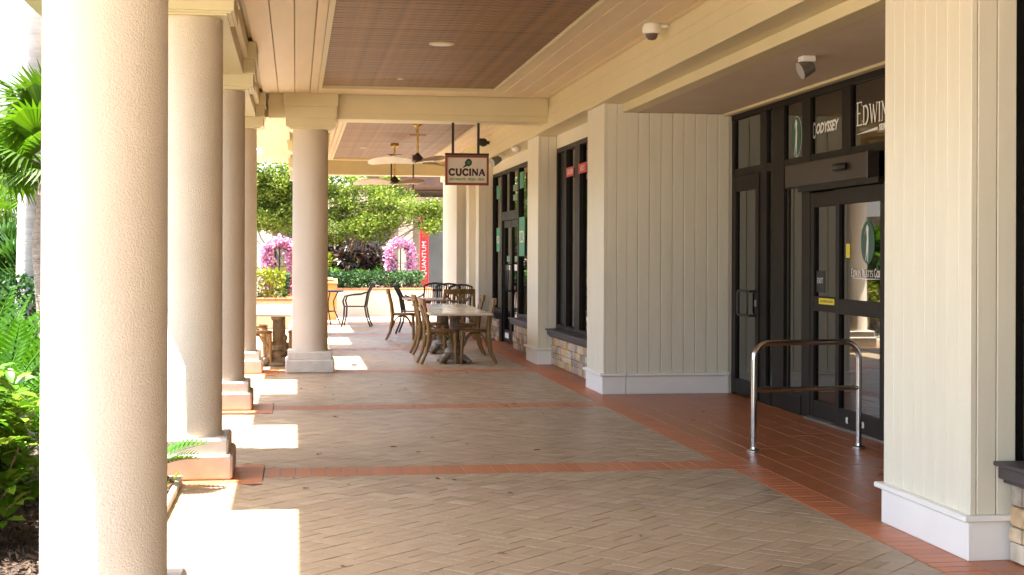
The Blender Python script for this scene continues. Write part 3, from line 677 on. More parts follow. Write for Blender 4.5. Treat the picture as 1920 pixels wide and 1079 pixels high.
decal(s2, 'name_lettering', serif_text('EDWIN WATTS GOLF', .68, .066, .13, .07, .8), 'vinylw', 4.688, 11.385, 1.365, 'white serif name lettering on the sliding leaf')
bm = bmesh.new(); ribbon(bm, [(-.31, 0), (0, -.004), (.31, 0)], [.003, .008, .003], 0); decal(s2, 'lettering_rule', bm, 'vinylw', 4.688, 11.385, 1.318)
decal(s2, 'yellow_tag', rect(.09, .12), 'vinyly', 4.688, 11.80, 1.55)
for yc in (11.75, 11.40): decal(s2, 'white_mark', text_mesh('(((' if yc > 11.6 else ')))', .05, 'vinylw', ext=.0005, offset=.003), None, 4.662, yc, .10)

# ------------------------------------------------------------------ handrail
hr = thing('handrail', 'polished steel hoop rail standing on the red tiles by the doors', 'railing', (3.917, 10.69, 0), rz=math.atan2(.106, .888))
bm = bmesh.new(); hw = .447; H_ = .835; rc = .13
pts = [(-hw, 0, .002)] + [(-hw, 0, .3), (-hw, 0, H_ - rc)] + [(-hw + rc - rc * math.cos(R(a)), 0, H_ - rc + rc * math.sin(R(a))) for a in range(10, 91, 10)] + [(0, 0, H_)]
pts += [(hw - rc + rc * math.sin(R(a)), 0, H_ - rc + rc * math.cos(R(a))) for a in range(0, 81, 10)] + [(hw, 0, H_ - rc), (hw, 0, .3), (hw, 0, .002)]
tube(bm, pts, .022, 16); part(hr, 'hoop', bm, 'chrome', True, world=False)
bm = bmesh.new(); tube(bm, [(-hw, 0, .475), (hw, 0, .475)], .019, 14); part(hr, 'middle_rail', bm, 'chrome', True, world=False)
for s_ in (-1, 1):
    bm = bmesh.new(); lathe(bm, [(.052, .002), (.052, .014), (.044, .02), (.026, .024), (.024, .04)], s_ * hw, 0, 24); part(hr, 'foot_flange', bm, 'chrome', True, world=False)

# ------------------------------------------------------------------ fittings
def onceil(name, label, cat, x, y, z=3.54, group=None): return thing(name, label, cat, (x, y, z), group=group)
dc = onceil('security_camera', 'small white dome security camera under the ceiling boards', 'camera', 3.09, 12.35)
bm = bmesh.new(); lathe(bm, [(.078, -.085), (.083, -.07), (.083, -.03), (.07, 0)], 0, 0, 24); part(dc, 'housing', bm, 'lampw', True, world=False)
bm = bmesh.new(); lathe(bm, [(.01, -.142), (.035, -.135), (.05, -.115), (.055, -.086)], 0, 0, 20); part(dc, 'dome', bm, 'lens', True, world=False)
part(dc, 'mount_arm', BX(.06, .148, -.03, .03, -.03, -.004, bev=.004), 'lampw', world=False)
sp_ = onceil('spotlight', 'round grey spotlight fixed to the recess ceiling', 'lamp', 3.93, 10.75, 3.058)
part(sp_, 'mount', BX(-.055, .055, -.055, .055, -.045, 0, bev=.006), 'lampw', world=False)
bm = bmesh.new(); tube(bm, [(0, 0, -.04), (-.01, 0, -.085)], .012, 8); part(sp_, 'arm', bm, 'grey', True, world=False)
bm = bmesh.new(); tube(bm, [(.045, .0, -.075), (-.02, 0, -.10), (-.055, 0, -.115)], [.048, .066, .07], 20); part(sp_, 'lamp_head', bm, 'grey', True, world=False)
def downlight(x, y, r, label):
    t = onceil('downlight', label, 'ceiling light', x, y, 3.5625, 'round ceiling downlights')
    bm = bmesh.new(); lathe(bm, [(r * .8, -.012), (r, -.010), (r, 0)], 0, 0, 32); part(t, 'trim_ring', bm, 'trim', True, world=False)
    bm = bmesh.new(); lathe(bm, [(r * .76, -.0145), (r * .76, -.0125)], 0, 0, 28); part(t, 'diffuser', bm, 'lampw', True, world=False)
downlight(1.397, 13.97, .125, 'large round cream downlight in the brown ceiling'); downlight(1.197, 16.8, .04, 'tiny round light in the brown ceiling before the cross beam')
downlight(1.26, 27.7, .08, 'small downlight in the far brown ceiling'); downlight(1.9, 7.0, .125, 'round cream downlight above the nearest paving')
def spk(x, y, z, label):
    t = thing('speaker', label, 'speaker', (x, y, z))
    bm = bmesh.new(); tube(bm, [(0, 0, 0), (-.07, 0, 0)], .03, 10); part(t, 'bracket', bm, 'black', True, world=False)
    bm = bmesh.new(); tube(bm, [(-.05, 0, 0), (-.10, 0, 0), (-.20, 0, .02)], [.05, .075, .055], 14); part(t, 'housing', bm, 'black', True, world=False)
spk(3.242, 24.2, 3.41, 'black speaker on a bracket behind the hanging sign')
wl = thing('wall_light', 'white globe lamp on the fascia above the restaurant', 'lamp', (3.27, 21.4, 3.1495))
bm = bmesh.new(); lathe(bm, [(.02, -.10), (.06, -.08), (.075, -.045), (.06, -.012), (.03, 0)], 0, 0, 18); part(wl, 'globe', bm, 'lampw', True, world=False); part(wl, 'mount', BX(-.03, .03, -.03, .03, -.014, .0), 'lampw', world=False)
fl = thing('floodlight', 'grey floodlight under the fascia beside the hanging sign', 'lamp', (3.30, 23.2, 3.1495))
part(fl, 'mount', BX(-.05, .05, -.05, .05, -.06, 0, bev=.01), 'lampw', world=False); bm = bmesh.new(); tube(bm, [(-.02, 0, -.07), (-.16, -.05, -.14)], [.05, .08], 14); part(fl, 'lamp_head', bm, 'grey', True, world=False)
# ceiling fans
def fan(x, y, rod, label, a0, cap=True):
    t = thing('ceiling_fan', label, 'ceiling fan', (x, y, 3.562), group='brass rod ceiling fans')
    bm = bmesh.new(); lathe(bm, [(.045, -.07), (.075, -.055), (.08, -.015), (.075, 0)], 0, 0, 20); part(t, 'canopy', bm, 'brass', True, world=False)
    bm = bmesh.new(); tube(bm, [(0, 0, -.05), (0, 0, -rod)], .017, 10); part(t, 'rod', bm, 'brass', True, world=False)
    bm = bmesh.new(); tube(bm, [(-.13, 0, -.20), (.13, 0, -.20)], .006, 6); part(t, 'cross_bar', bm, 'fand', True, world=False)
    bm = bmesh.new(); lathe(bm, [(.07, -rod - .13), (.10, -rod - .10), (.085, -rod - .05), (.02, -rod + .02)], 0, 0, 20); part(t, 'motor', bm, 'fand', True, world=False)
    for k in range(3):
        a = R(a0 + 120 * k); bm = bmesh.new(); n = 14; rows = []
        for i in range(n + 1):
            s_ = i / n; r_ = .05 + .72 * s_; w = .06 + .055 * math.sin(s_ * 2.4); 
            if s_ > .88: w *= math.sqrt(max(0.02, 1 - ((s_ - .88) / .125) ** 2))
            tw = R(30 - 12 * s_); zz = -rod - .11 + .03 * math.sin(s_ * 3.1) - .02 * s_; sw = .06 * math.sin(s_ * 3.0)
            rr = []
            for u, v in ((-1, .008), (1, .008), (1, -.008), (-1, -.008)):
                lx, ly, lz = r_, u * w * math.cos(tw) + sw, zz + u * w * math.sin(tw) + v
                rr.append(bm.verts.new((lx * math.cos(a) - ly * math.sin(a), lx * math.sin(a) + ly * math.cos(a), lz)))
            rows.append(rr)
        for p, q in zip(rows, rows[1:]):
            for j in range(4): bm.faces.new((p[j], p[(j + 1) % 4], q[(j + 1) % 4], q[j]))
        bm.faces.new(rows[0]); bm.faces.new(rows[-1][::-1])
        part(t, 'blade', bm, 'fanw', True, world=False)
fan(1.86, 22.3, .50, 'nearer ceiling fan left of the hanging restaurant sign', 172)
fan(1.80, 26.7, .62, 'farther ceiling fan with a brass canopy, low before the garden', 186)
# hanging restaurant sign
sg = thing('hanging_sign', 'hanging wooden restaurant sign with pan emblem and red brown frame', 'sign', (2.205, 18.7, 2.61))
part(sg, 'panel', BX(-.27, .27, -.018, .018, -.18, .18), 'signw', world=False)
bm = bmesh.new(); bx(bm, -.285, .285, -.03, .03, .165, .195); bx(bm, -.285, .285, -.03, .03, -.195, -.165); bx(bm, -.285, -.258, -.0295, .0295, -.165, .165); bx(bm, .258, .285, -.0295, .0295, -.165, .165); part(sg, 'frame', bm, 'signf', world=False)
part(sg, 'top_bar', BX(-.288, .288, -.033, .033, .1955, .222, bev=.003), 'black', world=False)
for x in (-.185, .15): part(sg, 'hanger', BX(x - .016, x + .016, -.012, .012, .222, .62, bev=.002), 'black', world=False)
def front(p, name, bm, m, x, y, z, s_=1):
    me = mesh_of(name, bm, m) if isinstance(bm, bmesh.types.BMesh) else bm
    o = ob(name, me, p, (x, y, z)); o.rotation_euler = (R(90), 0, 0 if s_ > 0 else R(180)); return o
for s_ in (1, -1):
    front(sg, 'name_lettering', serif_text('CUCINA', .48, .086, .30, .20, 1.0), 'signd', 0, -.0195 * s_, -.025, s_)
    front(sg, 'small_lettering', text_mesh('RISTORANTE - PIZZA - VINO', .03, 'signg', ext=.0005, offset=.0012, width=.46, height=.033), None, 0, -.0195 * s_, -.117, s_)
    bm = bmesh.new()
    pp = [(-.028, .03), (.0, .058), (.035, .05), (.055, .02), (.052, -.015), (.02, -.045), (-.01, -.04), (-.06, -.062), (-.066, -.054), (-.034, -.022), (-.042, .005)]
    bm.faces.new([bm.verts.new((a, b, .001)) for a, b in pp]); front(sg, 'pan_emblem', bm, 'signk', .01 * s_, -.0195 * s_, .095, s_)
    front(sg, 'leaf_emblem', ellipse(.05, .045), 'signe', .02 * s_, -.0215 * s_, .10, s_)
# two thin rods hanging from the far ceiling
for x, zb, lab in ((1.93, 3.0, 'left'), (2.38, 2.86, 'right')):
    t = thing('pendant_rod', 'thin dark rod hanging behind the ceiling fans, the ' + lab + ' one', 'rod', (x, 29.6, 3.562), group='thin rods under the far ceiling')
    bm = bmesh.new(); tube(bm, [(0, 0, -.0), (0, 0, zb - 3.562)], .016, 8); part(t, 'rod', bm, 'fand', True, world=False)
    bm = bmesh.new(); lathe(bm, [(.03, -.02), (.05, 0)], 0, 0, 14); part(t, 'canopy', bm, 'fand', True, world=False)

# ------------------------------------------------------------------ furniture
def make_chair():
    t = thing('bistro_chair', '', 'chair')
    # local: faces +X, back at x=-0.2, seat z 0.46
    bm = bmesh.new(); n = 28; rows = []
    for z, k in ((.435, .95), (.445, 1.0), (.462, 1.0), (.470, .94)):
        ring = []
        for i in range(n):
            a = 2 * math.pi * i / n; c, s_ = math.cos(a), math.sin(a)
            ex = math.copysign(abs(c) ** .62, c) * .205; ey = math.copysign(abs(s_) ** .62, s_) * (.205 + .015 * c)
            ring.append(bm.verts.new((ex * k + .01, ey * k, z)))
        rows.append(ring)
    for p, q in zip(rows, rows[1:]):
        for i in range(n): bm.faces.new((p[i], p[(i + 1) % n], q[(i + 1) % n], q[i]))
    bm.faces.new(rows[0][::-1]); bm.faces.new(rows[-1]); part(t, 'seat', bm, 'woodd', True, world=False)
    for s_ in (-1, 1):
        bm = bmesh.new()
        tube(bm, [(-.30, s_ * .185, .0), (-.235, s_ * .18, .14), (-.20, s_ * .178, .30), (-.19, s_ * .178, .45), (-.215, s_ * .178, .64), (-.265, s_ * .176, .86)], [.020, .024, .027, .028, .025, .022], 8)
        part(t, 'leg', bm, 'wood', True, world=False)
        bm = bmesh.new(); tube(bm, [(.185, s_ * .18, 0), (.178, s_ * .172, .2), (.17, s_ * .165, .44)], [.019, .024, .028], 8); part(t, 'leg', bm, 'wood', True, world=False)
        bm = bmesh.new(); tube(bm, [(-.255 + .01 * 0, s_ * .155, .80), (-.235, s_ * .05, .70), (-.21, -s_ * .06, .58), (-.195, -s_ * .14, .475)], .015, 7); part(t, 'cross_slat', bm, 'wood', True, world=False)
        bm = bmesh.new(); tube(bm, [(-.19, s_ * .165, .22)] + [(-.02 - .15 * math.cos(R(a)), s_ * .165, .25 + .17 * math.sin(R(a))) for a in range(15, 170, 22)] + [(.165, s_ * .165, .22)], .012, 7); part(t, 'arch_brace', bm, 'wood', True, world=False)
    for x in (-.195, .172):
        bm = bmesh.new(); tube(bm, [(x, -.165, .22)] + [(x, -.15 * math.cos(R(a)), .25 + .17 * math.sin(R(a))) for a in range(15, 170, 22)] + [(x, .165, .22)], .012, 7); part(t, 'arch_brace', bm, 'wood', True, world=False)
    bm = bmesh.new()
    rows = []
    for i in range(11):
        y = -.195 + .039 * i; bow = -.03 * (1 - (y / .195) ** 2); x = -.262 + bow
        rows.append([bm.verts.new((x + dx, y, z)) for dx, z in ((-.015, .81), (.015, .81), (.011, .90), (-.019, .90))])
    for p, q in zip(rows, rows[1:]):
        for j in range(4): bm.faces.new((p[j], p[(j + 1) % 4], q[(j + 1) % 4], q[j]))
    bm.faces.new(rows[0]); bm.faces.new(rows[-1][::-1]); part(t, 'top_rail', bm, 'wood', True, world=False)
    return t
chair0 = make_chair(); used = False
def chair(x, y, deg, label):
    global used
    c = chair0 if not used else copy_tree(chair0); used = True
    c.location = (x, y, .0005); c.rotation_euler = (0, 0, R(deg)); c['label'] = label; c['group'] = 'wooden cross-back chairs at the cafe tables'
    return c
chair(1.99, 19.92, 4, 'wooden cross-back chair on the near left of the front cafe table')
chair(2.04, 21.85, 2, 'wooden cross-back chair behind the nearest left one at the cafe tables')
chair(2.46, 19.93, 176, 'wooden cross-back chair on the near right of the front cafe table')
chair(2.52, 21.6, 178, 'wooden cross-back chair on the right of the second cafe table')
chair(1.89, 25.6, -6, 'wooden cross-back chair alone at the left of the red topped table')
chair(2.72, 25.5, 100, 'wooden cross-back chair seen from behind at the far cafe table')
chair(2.98, 25.7, 85, 'wooden cross-back chair close to the shop at the far cafe table')
chair(-.53, 19.75, 6, 'wooden cross-back chair between the fourth column and the terrace table')
chair(.11, 19.78, 178, 'wooden cross-back chair behind the column under the cross beam')
chair(-.62, 21.4, -4, 'wooden cross-back chair at the rear terrace table by the planter')
def table(x, y, hx, hy, m, label, z=.725):
    t = thing('cafe_table', label, 'table', (x, y, 0), group='pedestal cafe tables')
    part(t, 'tabletop', BX(-hx, hx, -hy, hy, z - .032, z, bev=.006), m, world=False)
    bm = bmesh.new(); lathe(bm, [(.20, z - .05), (.20, z - .0325)], 0, 0, 28); part(t, 'mounting_plate', bm, 'iron', True, world=False)
    bm = bmesh.new()
    lathe(bm, [(.21, .012), (.20, .05), (.15, .075), (.12, .11), (.135, .15), (.12, .19), (.085, .21), (.10, .25), (.105, .28), (.08, .315), (.07, .33), (.072, .335), (.066, .60), (.068, .605), (.085, .615), (.09, .64), (.10, .655), (.10, z - .0505)], 0, 0, 32, flute=(.332, .602))
    part(t, 'pedestal', bm, 'iron', True, world=False)
    for k in range(4):
        a = R(45 + 90 * k); c, s_ = math.cos(a), math.sin(a); bm = bmesh.new()
        tube(bm, [(.10 * c, .10 * s_, .10), (.18 * c, .18 * s_, .075), (.25 * c, .25 * s_, .04), (.30 * c, .30 * s_, .022)], [.04, .045, .035, .021], 8); part(t, 'foot', bm, 'iron', True, world=False)
    return t
table(2.19, 20.02, .42, .93, 'top', 'front cafe table with polished beige stone top and iron pedestal')
table(2.24, 22.0, .42, .98, 'top', 'second cafe table with beige stone top directly behind the front one')
table(2.30, 25.7, .38, .60, 'topred', 'far cafe table with a reddish stone top near the planter')
table(-.24, 19.75, .42, .75, 'top', 'terrace cafe table with sunlit pale top between the two columns')
table(-.22, 21.6, .42, .95, 'top', 'rear terrace cafe table with white glowing top before the planter')
# black metal patio furniture
def metal_chair(x, y, deg, label):
    t = thing('metal_armchair', label, 'chair', (x, y, 0), R(deg), group='black metal patio armchairs')
    for s_ in (-1, 1):
        bm = bmesh.new(); tube(bm, [(.27, s_ * .25, .002), (.22, s_ * .25, .22), (.21, s_ * .25, .42), (.24, s_ * .26, .54), (.20, s_ * .26, .64), (.05, s_ * .26, .67), (-.12, s_ * .25, .68), (-.22, s_ * .23, .72)], .018, 8); part(t, 'arm_frame', bm, 'black', True, world=False)
        bm = bmesh.new(); tube(bm, [(-.33, s_ * .22, .002), (-.25, s_ * .22, .2), (-.21, s_ * .22, .42), (-.26, s_ * .22, .70), (-.36, s_ * .22, .90)], .018, 8); part(t, 'back_leg', bm, 'black', True, world=False)
    bm = bmesh.new(); bx(bm, -.22, .22, -.235, .235, .415, .432, bev=.006); part(t, 'seat', bm, 'black', world=False)
    bm = bmesh.new()
    tube(bm, [(-.36, -.22, .90), (-.375, -.12, .935), (-.378, 0, .945), (-.375, .12, .935), (-.36, .22, .90)], .018, 8); part(t, 'top_rail', bm, 'black', True, world=False)
    for k in range(9):
        y_ = -.176 + .044 * k; bm = bmesh.new(); tube(bm, [(-.21, y_, .435), (-.265, y_, .70), (-.368, y_, .925)], .007, 6); part(t, 'back_slat', bm, 'black', True, world=False)
    return t
metal_chair(1.24, 30.3, 172, 'black metal armchair with curved arms standing in the sun by the planter')
metal_chair(2.25, 27.6, -12, 'black metal armchair behind the red topped table')
metal_chair(3.0, 28.3, 80, 'black metal armchair by the shop wall behind the far tables'); metal_chair(2.72, 28.9, 95, 'black metal armchair with a leaning board behind the far tables'); metal_chair(3.02, 27.4, 100, 'black metal armchair nearest the far boarded pillars')
pt = thing('metal_table', 'round black metal patio table behind the column', 'table', (.62, 31.4, 0))
bm = bmesh.new(); lathe(bm, [(.40, .70), (.41, .71), (.41, .725), (.39, .73)], 0, 0, 36); part(pt, 'tabletop', bm, 'black', True, world=False)
for k in range(4):
    a = R(20 + 90 * k); c, s_ = math.cos(a), math.sin(a); bm = bmesh.new(); tube(bm, [(.36 * c, .36 * s_, .002), (.22 * c, .22 * s_, .30), (.20 * c, .20 * s_, .5), (.30 * c, .30 * s_, .70)], .014, 8); part(pt, 'leg', bm, 'black', True, world=False)
bm = bmesh.new(); tube(bm, [(.24 * math.cos(R(a)), .24 * math.sin(R(a)), .28) for a in range(0, 361, 20)], .01, 6); part(pt, 'ring', bm, 'black', True, world=False)
hs = thing('host_stand', 'orange wooden stand beside the planter wall behind the column', 'stand', (.72, 34.6, 0))
part(hs, 'cabinet', BX(-.24, .24, -.2, .2, -.04, .80, bev=.01), 'orange', world=False)
bm = bmesh.new(); vs = [bm.verts.new(p) for p in ((-.26, -.22, .801), (.26, -.22, .801), (.26, .22, .801), (-.26, .22, .801), (-.26, -.22, .86), (.26, -.22, .83), (.26, .22, .93), (-.26, .22, .95))]
for q in ((0, 1, 2, 3), (4, 5, 6, 7), (0, 1, 5, 4), (1, 2, 6, 5), (2, 3, 7, 6), (3, 0, 4, 7)): bm.faces.new([vs[i] for i in q])
part(hs, 'sloped_top', bm, 'orange', world=False); part(hs, 'menu', BX(-.15, .15, -.12, .1, .955, .962), 'vinylw', world=False)

# ------------------------------------------------------------------ planters and plants
def planter(name, label, x0, x1, y0, y1, h):
    t = thing(name, label, 'planter', ((x0 + x1) / 2, y0, -.045))
    bm = bmesh.new(); bx(bm, x0, x1, y0, y0 + .2, -.045, h - .05); bx(bm, x0, x1, y1 - .2, y1, -.045, h - .05); bx(bm, x0, x0 + .2, y0 + .2, y1 - .2, -.045, h - .05); bx(bm, x1 - .2, x1, y0 + .2, y1 - .2, -.045, h - .05); part(t, 'wall', bm, 'wallst')
    part(t, 'soil', BX(x0 + .2, x1 - .2, y0 + .2, y1 - .2, -.045, h - .12), 'mulch')
    n = round((x1 - x0) / .21); dx = (x1 - x0) / n; me = mesh_of('cap_brick', BX(-dx / 2 + .006, dx / 2 - .006, -.125, .125, 0, .055, bev=.005), 'brick')
    for i in range(n):
        o = ob('cap_brick', me); o.parent = t; o.location = Vector((x0 + (i + .5) * dx, y0 + .1, h - .0495)) - t.location
    m = round((y1 - y0 - .26) / .21); dy = (y1 - y0 - .26) / m; me2 = mesh_of('cap_brick', BX(-.125, .125, -dy / 2 + .006, dy / 2 - .006, 0, .055, bev=.005), 'brick')
    for i in range(m):
        for xx in (x0 + .1, x1 - .1):
            o = ob('cap_brick', me2); o.parent = t; o.location = Vector((xx, y0 + .23 + (i + .5) * dy, h - .0495)) - t.location
    return t
planter('planter', 'long stucco planter with red brick cap beyond the arcade', .35, 3.42, 36.4, 42.5, .66)
planter('planter', 'lower stucco planter with brick cap behind the terrace tables', -4.6, .02, 29.3, 32.3, .62)

def leaf_quads(bm, P, size, asp=2.0, up=0.5, fold=.25, outward=None):
    for p in P:
        d = Vector((rnd.gauss(0, 1), rnd.gauss(0, 1), rnd.gauss(0, .7) + up)).normalized()
        n = Vector((rnd.gauss(0, 1), rnd.gauss(0, 1), rnd.gauss(0, .6) + .8)); s_ = d.cross(n)
        if s_.length < 1e-3: continue
        s_.normalize(); n = s_.cross(d); L_ = size * rnd.uniform(.7, 1.3); w = L_ / asp / 2; p = Vector(p)
        a = bm.verts.new(p); b = bm.verts.new(p + d * L_ * .45 + s_ * w + n * fold * w); c = bm.verts.new(p + d * L_); e = bm.verts.new(p + d * L_ * .45 - s_ * w + n * fold * w)
        bm.faces.new((a, b, c)); bm.faces.new((a, c, e))
def shell_points(n, c, r, inner=.55):
    out = []
    for _ in range(n):
        v = Vector((rnd.gauss(0, 1), rnd.gauss(0, 1), rnd.gauss(0, 1))).normalized() * (inner + (1 - inner) * rnd.random() ** .5)
        out.append((c[0] + v.x * r[0], c[1] + v.y * r[1], c[2] + v.z * r[2]))
    return out
def shrub(name, label, cat, x0, x1, y0, y1, z0, z1, n, m, size, asp=2.0, clumps=None, group=None, stems=5, up=.5):
    cx, cy = (x0 + x1) / 2, (y0 + y1) / 2
    t = thing(name, label, cat, (cx, cy, z0), group=group)
    bm = bmesh.new()
    for k in range(stems):
        bx_ = x0 + (x1 - x0) * (k + .5) / stems; by = rnd.uniform(y0 + .1 * (y1 - y0), y1 - .1 * (y1 - y0))
        tube(bm, [(bx_, by, z0), (bx_ + rnd.uniform(-.06, .06), by + rnd.uniform(-.06, .06), z0 + (z1 - z0) * .45), (bx_ + rnd.uniform(-.12, .12), by + rnd.uniform(-.12, .12), z0 + (z1 - z0) * .8)], [.016, .012, .006], 6)
    part(t, 'stems', bm, 'bark', True)
    P = []; k = clumps or max(4, int((x1 - x0) * (y1 - y0) * 6))
    for i in range(k):
        c = (rnd.uniform(x0, x1), rnd.uniform(y0, y1), z0 + (z1 - z0) * rnd.uniform(.35, .82)); r = (rnd.uniform(.10, .2) * (1 + .15 * (x1 - x0)), rnd.uniform(.12, .22), (z1 - z0) * rnd.uniform(.16, .3))
        P += shell_points(n // k, c, r, .3)
    bm = bmesh.new(); leaf_quads(bm, P, size, asp, up); part(t, 'foliage', bm, m)
    return t
def box_hedge(name, label, x0, x1, y0, y1, z0, z1, n, m, size, asp=1.8):
    t = thing(name, label, 'hedge', ((x0 + x1) / 2, (y0 + y1) / 2, z0)); bm = bmesh.new()
    for k in range(max(3, int((x1 - x0) * 2))):
        bx_ = rnd.uniform(x0, x1); by = rnd.uniform(y0, y1); tube(bm, [(bx_, by, z0), (bx_ + .03, by + .02, z0 + (z1 - z0) * .75)], [.012, .006], 5)
    part(t, 'stems', bm, 'bark', True); P = []
    for _ in range(n):
        w = .06 * math.sin(_ * 1.7); P.append((rnd.uniform(x0, x1), rnd.uniform(y0, y1), z0 + (z1 - z0) * (1 - .95 * rnd.random() ** 1.8) + .05 * math.sin(P[-1][0] * 7 if P else 0)))
    bm = bmesh.new(); leaf_quads(bm, P, size, asp, .6); part(t, 'foliage', bm, m); return t
box_hedge('clipped_hedge', 'dark green clipped hedge along the front of the long planter', .55, 3.25, 36.62, 37.6, .54, 1.02, 2600, 'leafH', .10)
shrub('variegated_shrub', 'light green low shrub above the hedge in the long planter', 'shrub', .8, 2.3, 37.6, 38.2, .54, 1.22, 900, 'leafB', .11)
shrub('croton_shrub', 'dark red purple croton bush in the long planter', 'shrub', .75, 2.55, 38.2, 39.2, .54, 1.72, 1500, 'leafR', .17, 2.6, clumps=16)
shrub('yellow_shrub', 'yellow leaved plant left of the dark croton bush', 'shrub', .55, 1.0, 38.2, 38.8, .54, 1.62, 220, 'leafY', .2, 2.8, clumps=5)
box_hedge('golden_hedge', 'bright yellow green hedge on the lower planter', -2.6, -.22, 29.52, 30.4, .50, 1.15, 2600, 'leafY', .085)
box_hedge('clipped_hedge', 'small dark hedge at the end of the lower planter by the column', -.32, -.18, 30.5, 31.8, .50, 1.1, 500, 'leafH', .09)

def tree(name, label, x, y, z0, trunks, crown, n, m, size):
    t = thing(name, label, 'tree', (x, y, z0)); bm = bmesh.new(); tips = []
    for k in range(trunks):
        a = 2 * math.pi * k / trunks + .5; lean = rnd.uniform(.25, .5)
        p = Vector((x, y, z0 - .02)); pts = [p]; r = [.075]; d = Vector((math.cos(a) * lean, math.sin(a) * lean, 1))
        for i in range(5):
            p = p + d.normalized() * .28; d += Vector((rnd.uniform(-.25, .25), rnd.uniform(-.25, .25), .02)); pts.append(p.copy()); r.append(.065 - .008 * i)
        tube(bm, pts, r, 8)
        for j in range(6):
            b = pts[2 + j % 4]; c = crown[rnd.randrange(len(crown))][0]; e = Vector(c) + Vector((rnd.uniform(-.3, .3), rnd.uniform(-.3, .3), rnd.uniform(-.2, .2)))
            mid = b.lerp(e, .5) + Vector((rnd.uniform(-.15, .15), rnd.uniform(-.15, .15), rnd.uniform(-.1, .2))); tube(bm, [b, b.lerp(mid, .5) + Vector((0, 0, .05)), mid, e], [.03, .024, .017, .006], 6); tips.append((mid, e))
    for mid, e in tips:
        for j in range(5):
            q = mid.lerp(e, rnd.random()); f = q + Vector((rnd.uniform(-.45, .45), rnd.uniform(-.45, .45), rnd.uniform(-.25, .3))); tube(bm, [q, q.lerp(f, .5) + Vector((0, 0, .03)), f], [.010, .007, .003], 5)
    part(t, 'trunk', bm, 'bark', True)
    P = []; tot = sum(w for _, _, w in crown)
    for c, r, w in crown:
        for _ in range(max(1, int(10 * w))):
            v = Vector((rnd.gauss(0, .5) * r[0], rnd.gauss(0, .5) * r[1], rnd.gauss(0, .5) * r[2])); k = int(n * w / tot / max(1, int(10 * w)))
            P += shell_points(k, (c[0] + v.x, c[1] + v.y, c[2] + v.z), (.36, .36, .22), .1)
    bm = bmesh.new(); leaf_quads(bm, P, size, 2.0, .1); part(t, 'crown', bm, m)
    return t
tree('spreading_tree', 'bright leafy spreading tree with pale branches above the long planter', 1.45, 40.2, .54, 4,
     [((1.4, 39.6, 3.0), (.8, .8, .5), 1.6), ((.4, 39.3, 3.1), (.7, .7, .55), 1.4), ((2.4, 39.3, 3.0), (.7, .7, .4), 1.3), ((3.2, 39.0, 2.75), (.45, .6, .3), 1.0), ((1.9, 38.8, 2.4), (.7, .5, .25), .8), ((.8, 39.2, 2.35), (.5, .6, .35), .8), ((3.6, 38.8, 2.55), (.25, .3, .2), .5), ((1.2, 39.9, 3.7), (1.0, .8, .35), 1.2), ((2.5, 39.9, 3.4), (.7, .6, .3), .8), ((.5, 39.0, 2.1), (.35, .4, .2), .35), ((2.6, 38.8, 2.35), (.6, .4, .2), .5), ((1.3, 38.9, 2.15), (.6, .4, .2), .5), ((2.0, 38.9, 2.0), (.6, .4, .15), .25), ((.9, 39.2, 1.9), (.4, .4, .2), .35), ((3.7, 38.7, 2.25), (.2, .3, .15), .35)], 17000, 'leafA', .10)
tree('round_tree', 'light green tree seen between the fourth column and the next', .14, 36.6, -.04, 2,
     [((-.6, 36.4, 2.95), (.7, .6, .45), 1.6), ((-1.2, 36.6, 3.2), (.6, .6, .6), 1.2), ((-.55, 36.4, 2.25), (.5, .5, .2), .8), ((-1.1, 36.4, 2.45), (.4, .5, .3), .7), ((-.1, 36.3, 2.7), (.4, .5, .4), 1.0), ((-.5, 36.3, 3.5), (.8, .6, .4), 1.2), ((.0, 36.2, 3.4), (.5, .5, .4), .8)], 15000, 'leafA', .095)

# flower arches, banner
ARX, ALX = 2.72, -0.358
def flower_arch(x, y, label, z0=.54):
    t = thing('flower_arch', label, 'flower arch', (x, y, z0), group='pink flower arches')
    bm = bmesh.new(); path = []
    for i in range(200):
        s_ = i / 199
        if s_ < .36: p = (-.27, s_ / .36 * .92)
        elif s_ > .64: p = (.27, (1 - s_) / .36 * .92)
        else: a = math.pi * (1 - (s_ - .36) / .28); p = (.27 * math.cos(a), .92 + .24 * math.sin(a))
        path.append(p)
    P = []
    for px, pz in path:
        for _ in range(13): P.append((x + px + rnd.gauss(0, .055), y + rnd.gauss(0, .06), z0 + .12 + pz + rnd.gauss(0, .055)))
    leaf_quads(bm, P, .085, 1.3, .2); part(t, 'blossoms', bm, 'flower')
    bm = bmesh.new()
    tube(bm, [(x, y, z0), (x, y, z0 + 1.18)], .016, 6)
    for zz in (.55, .75): tube(bm, [(x - .27, y, z0 + zz), (x + .27, y, z0 + zz)], .008, 6)
    tube(bm, [(x + p[0], y, z0 + p[1]) for p in path[::8]], .012, 6); part(t, 'frame', bm, 'black', True); return t
flower_arch(ARX, 37.9, 'pink flower arch beside the red banner above the hedge')
flower_arch(ALX, 31.9, 'pink flower arch on the left, partly behind the column', .49)
bn = thing('banner', 'tall red banner post with white vertical lettering', 'banner', (3.62, 41.0, -.045))
part(bn, 'panel', BX(-.125, .125, -.03, .03, .60, 2.72, bev=.006), 'banner', world=False); part(bn, 'foot', BX(-.17, .17, -.12, .12, 0, .60, bev=.01), 'black', world=False)
o = ob('lettering', text_mesh('QUANTUM', .2, 'vinylw', ext=.001, width=1.0, height=.145), bn, (.0, -.032, 1.43)); o.rotation_euler = Matrix(((0, -1, 0), (0, 0, -1), (1, 0, 0))).to_euler()
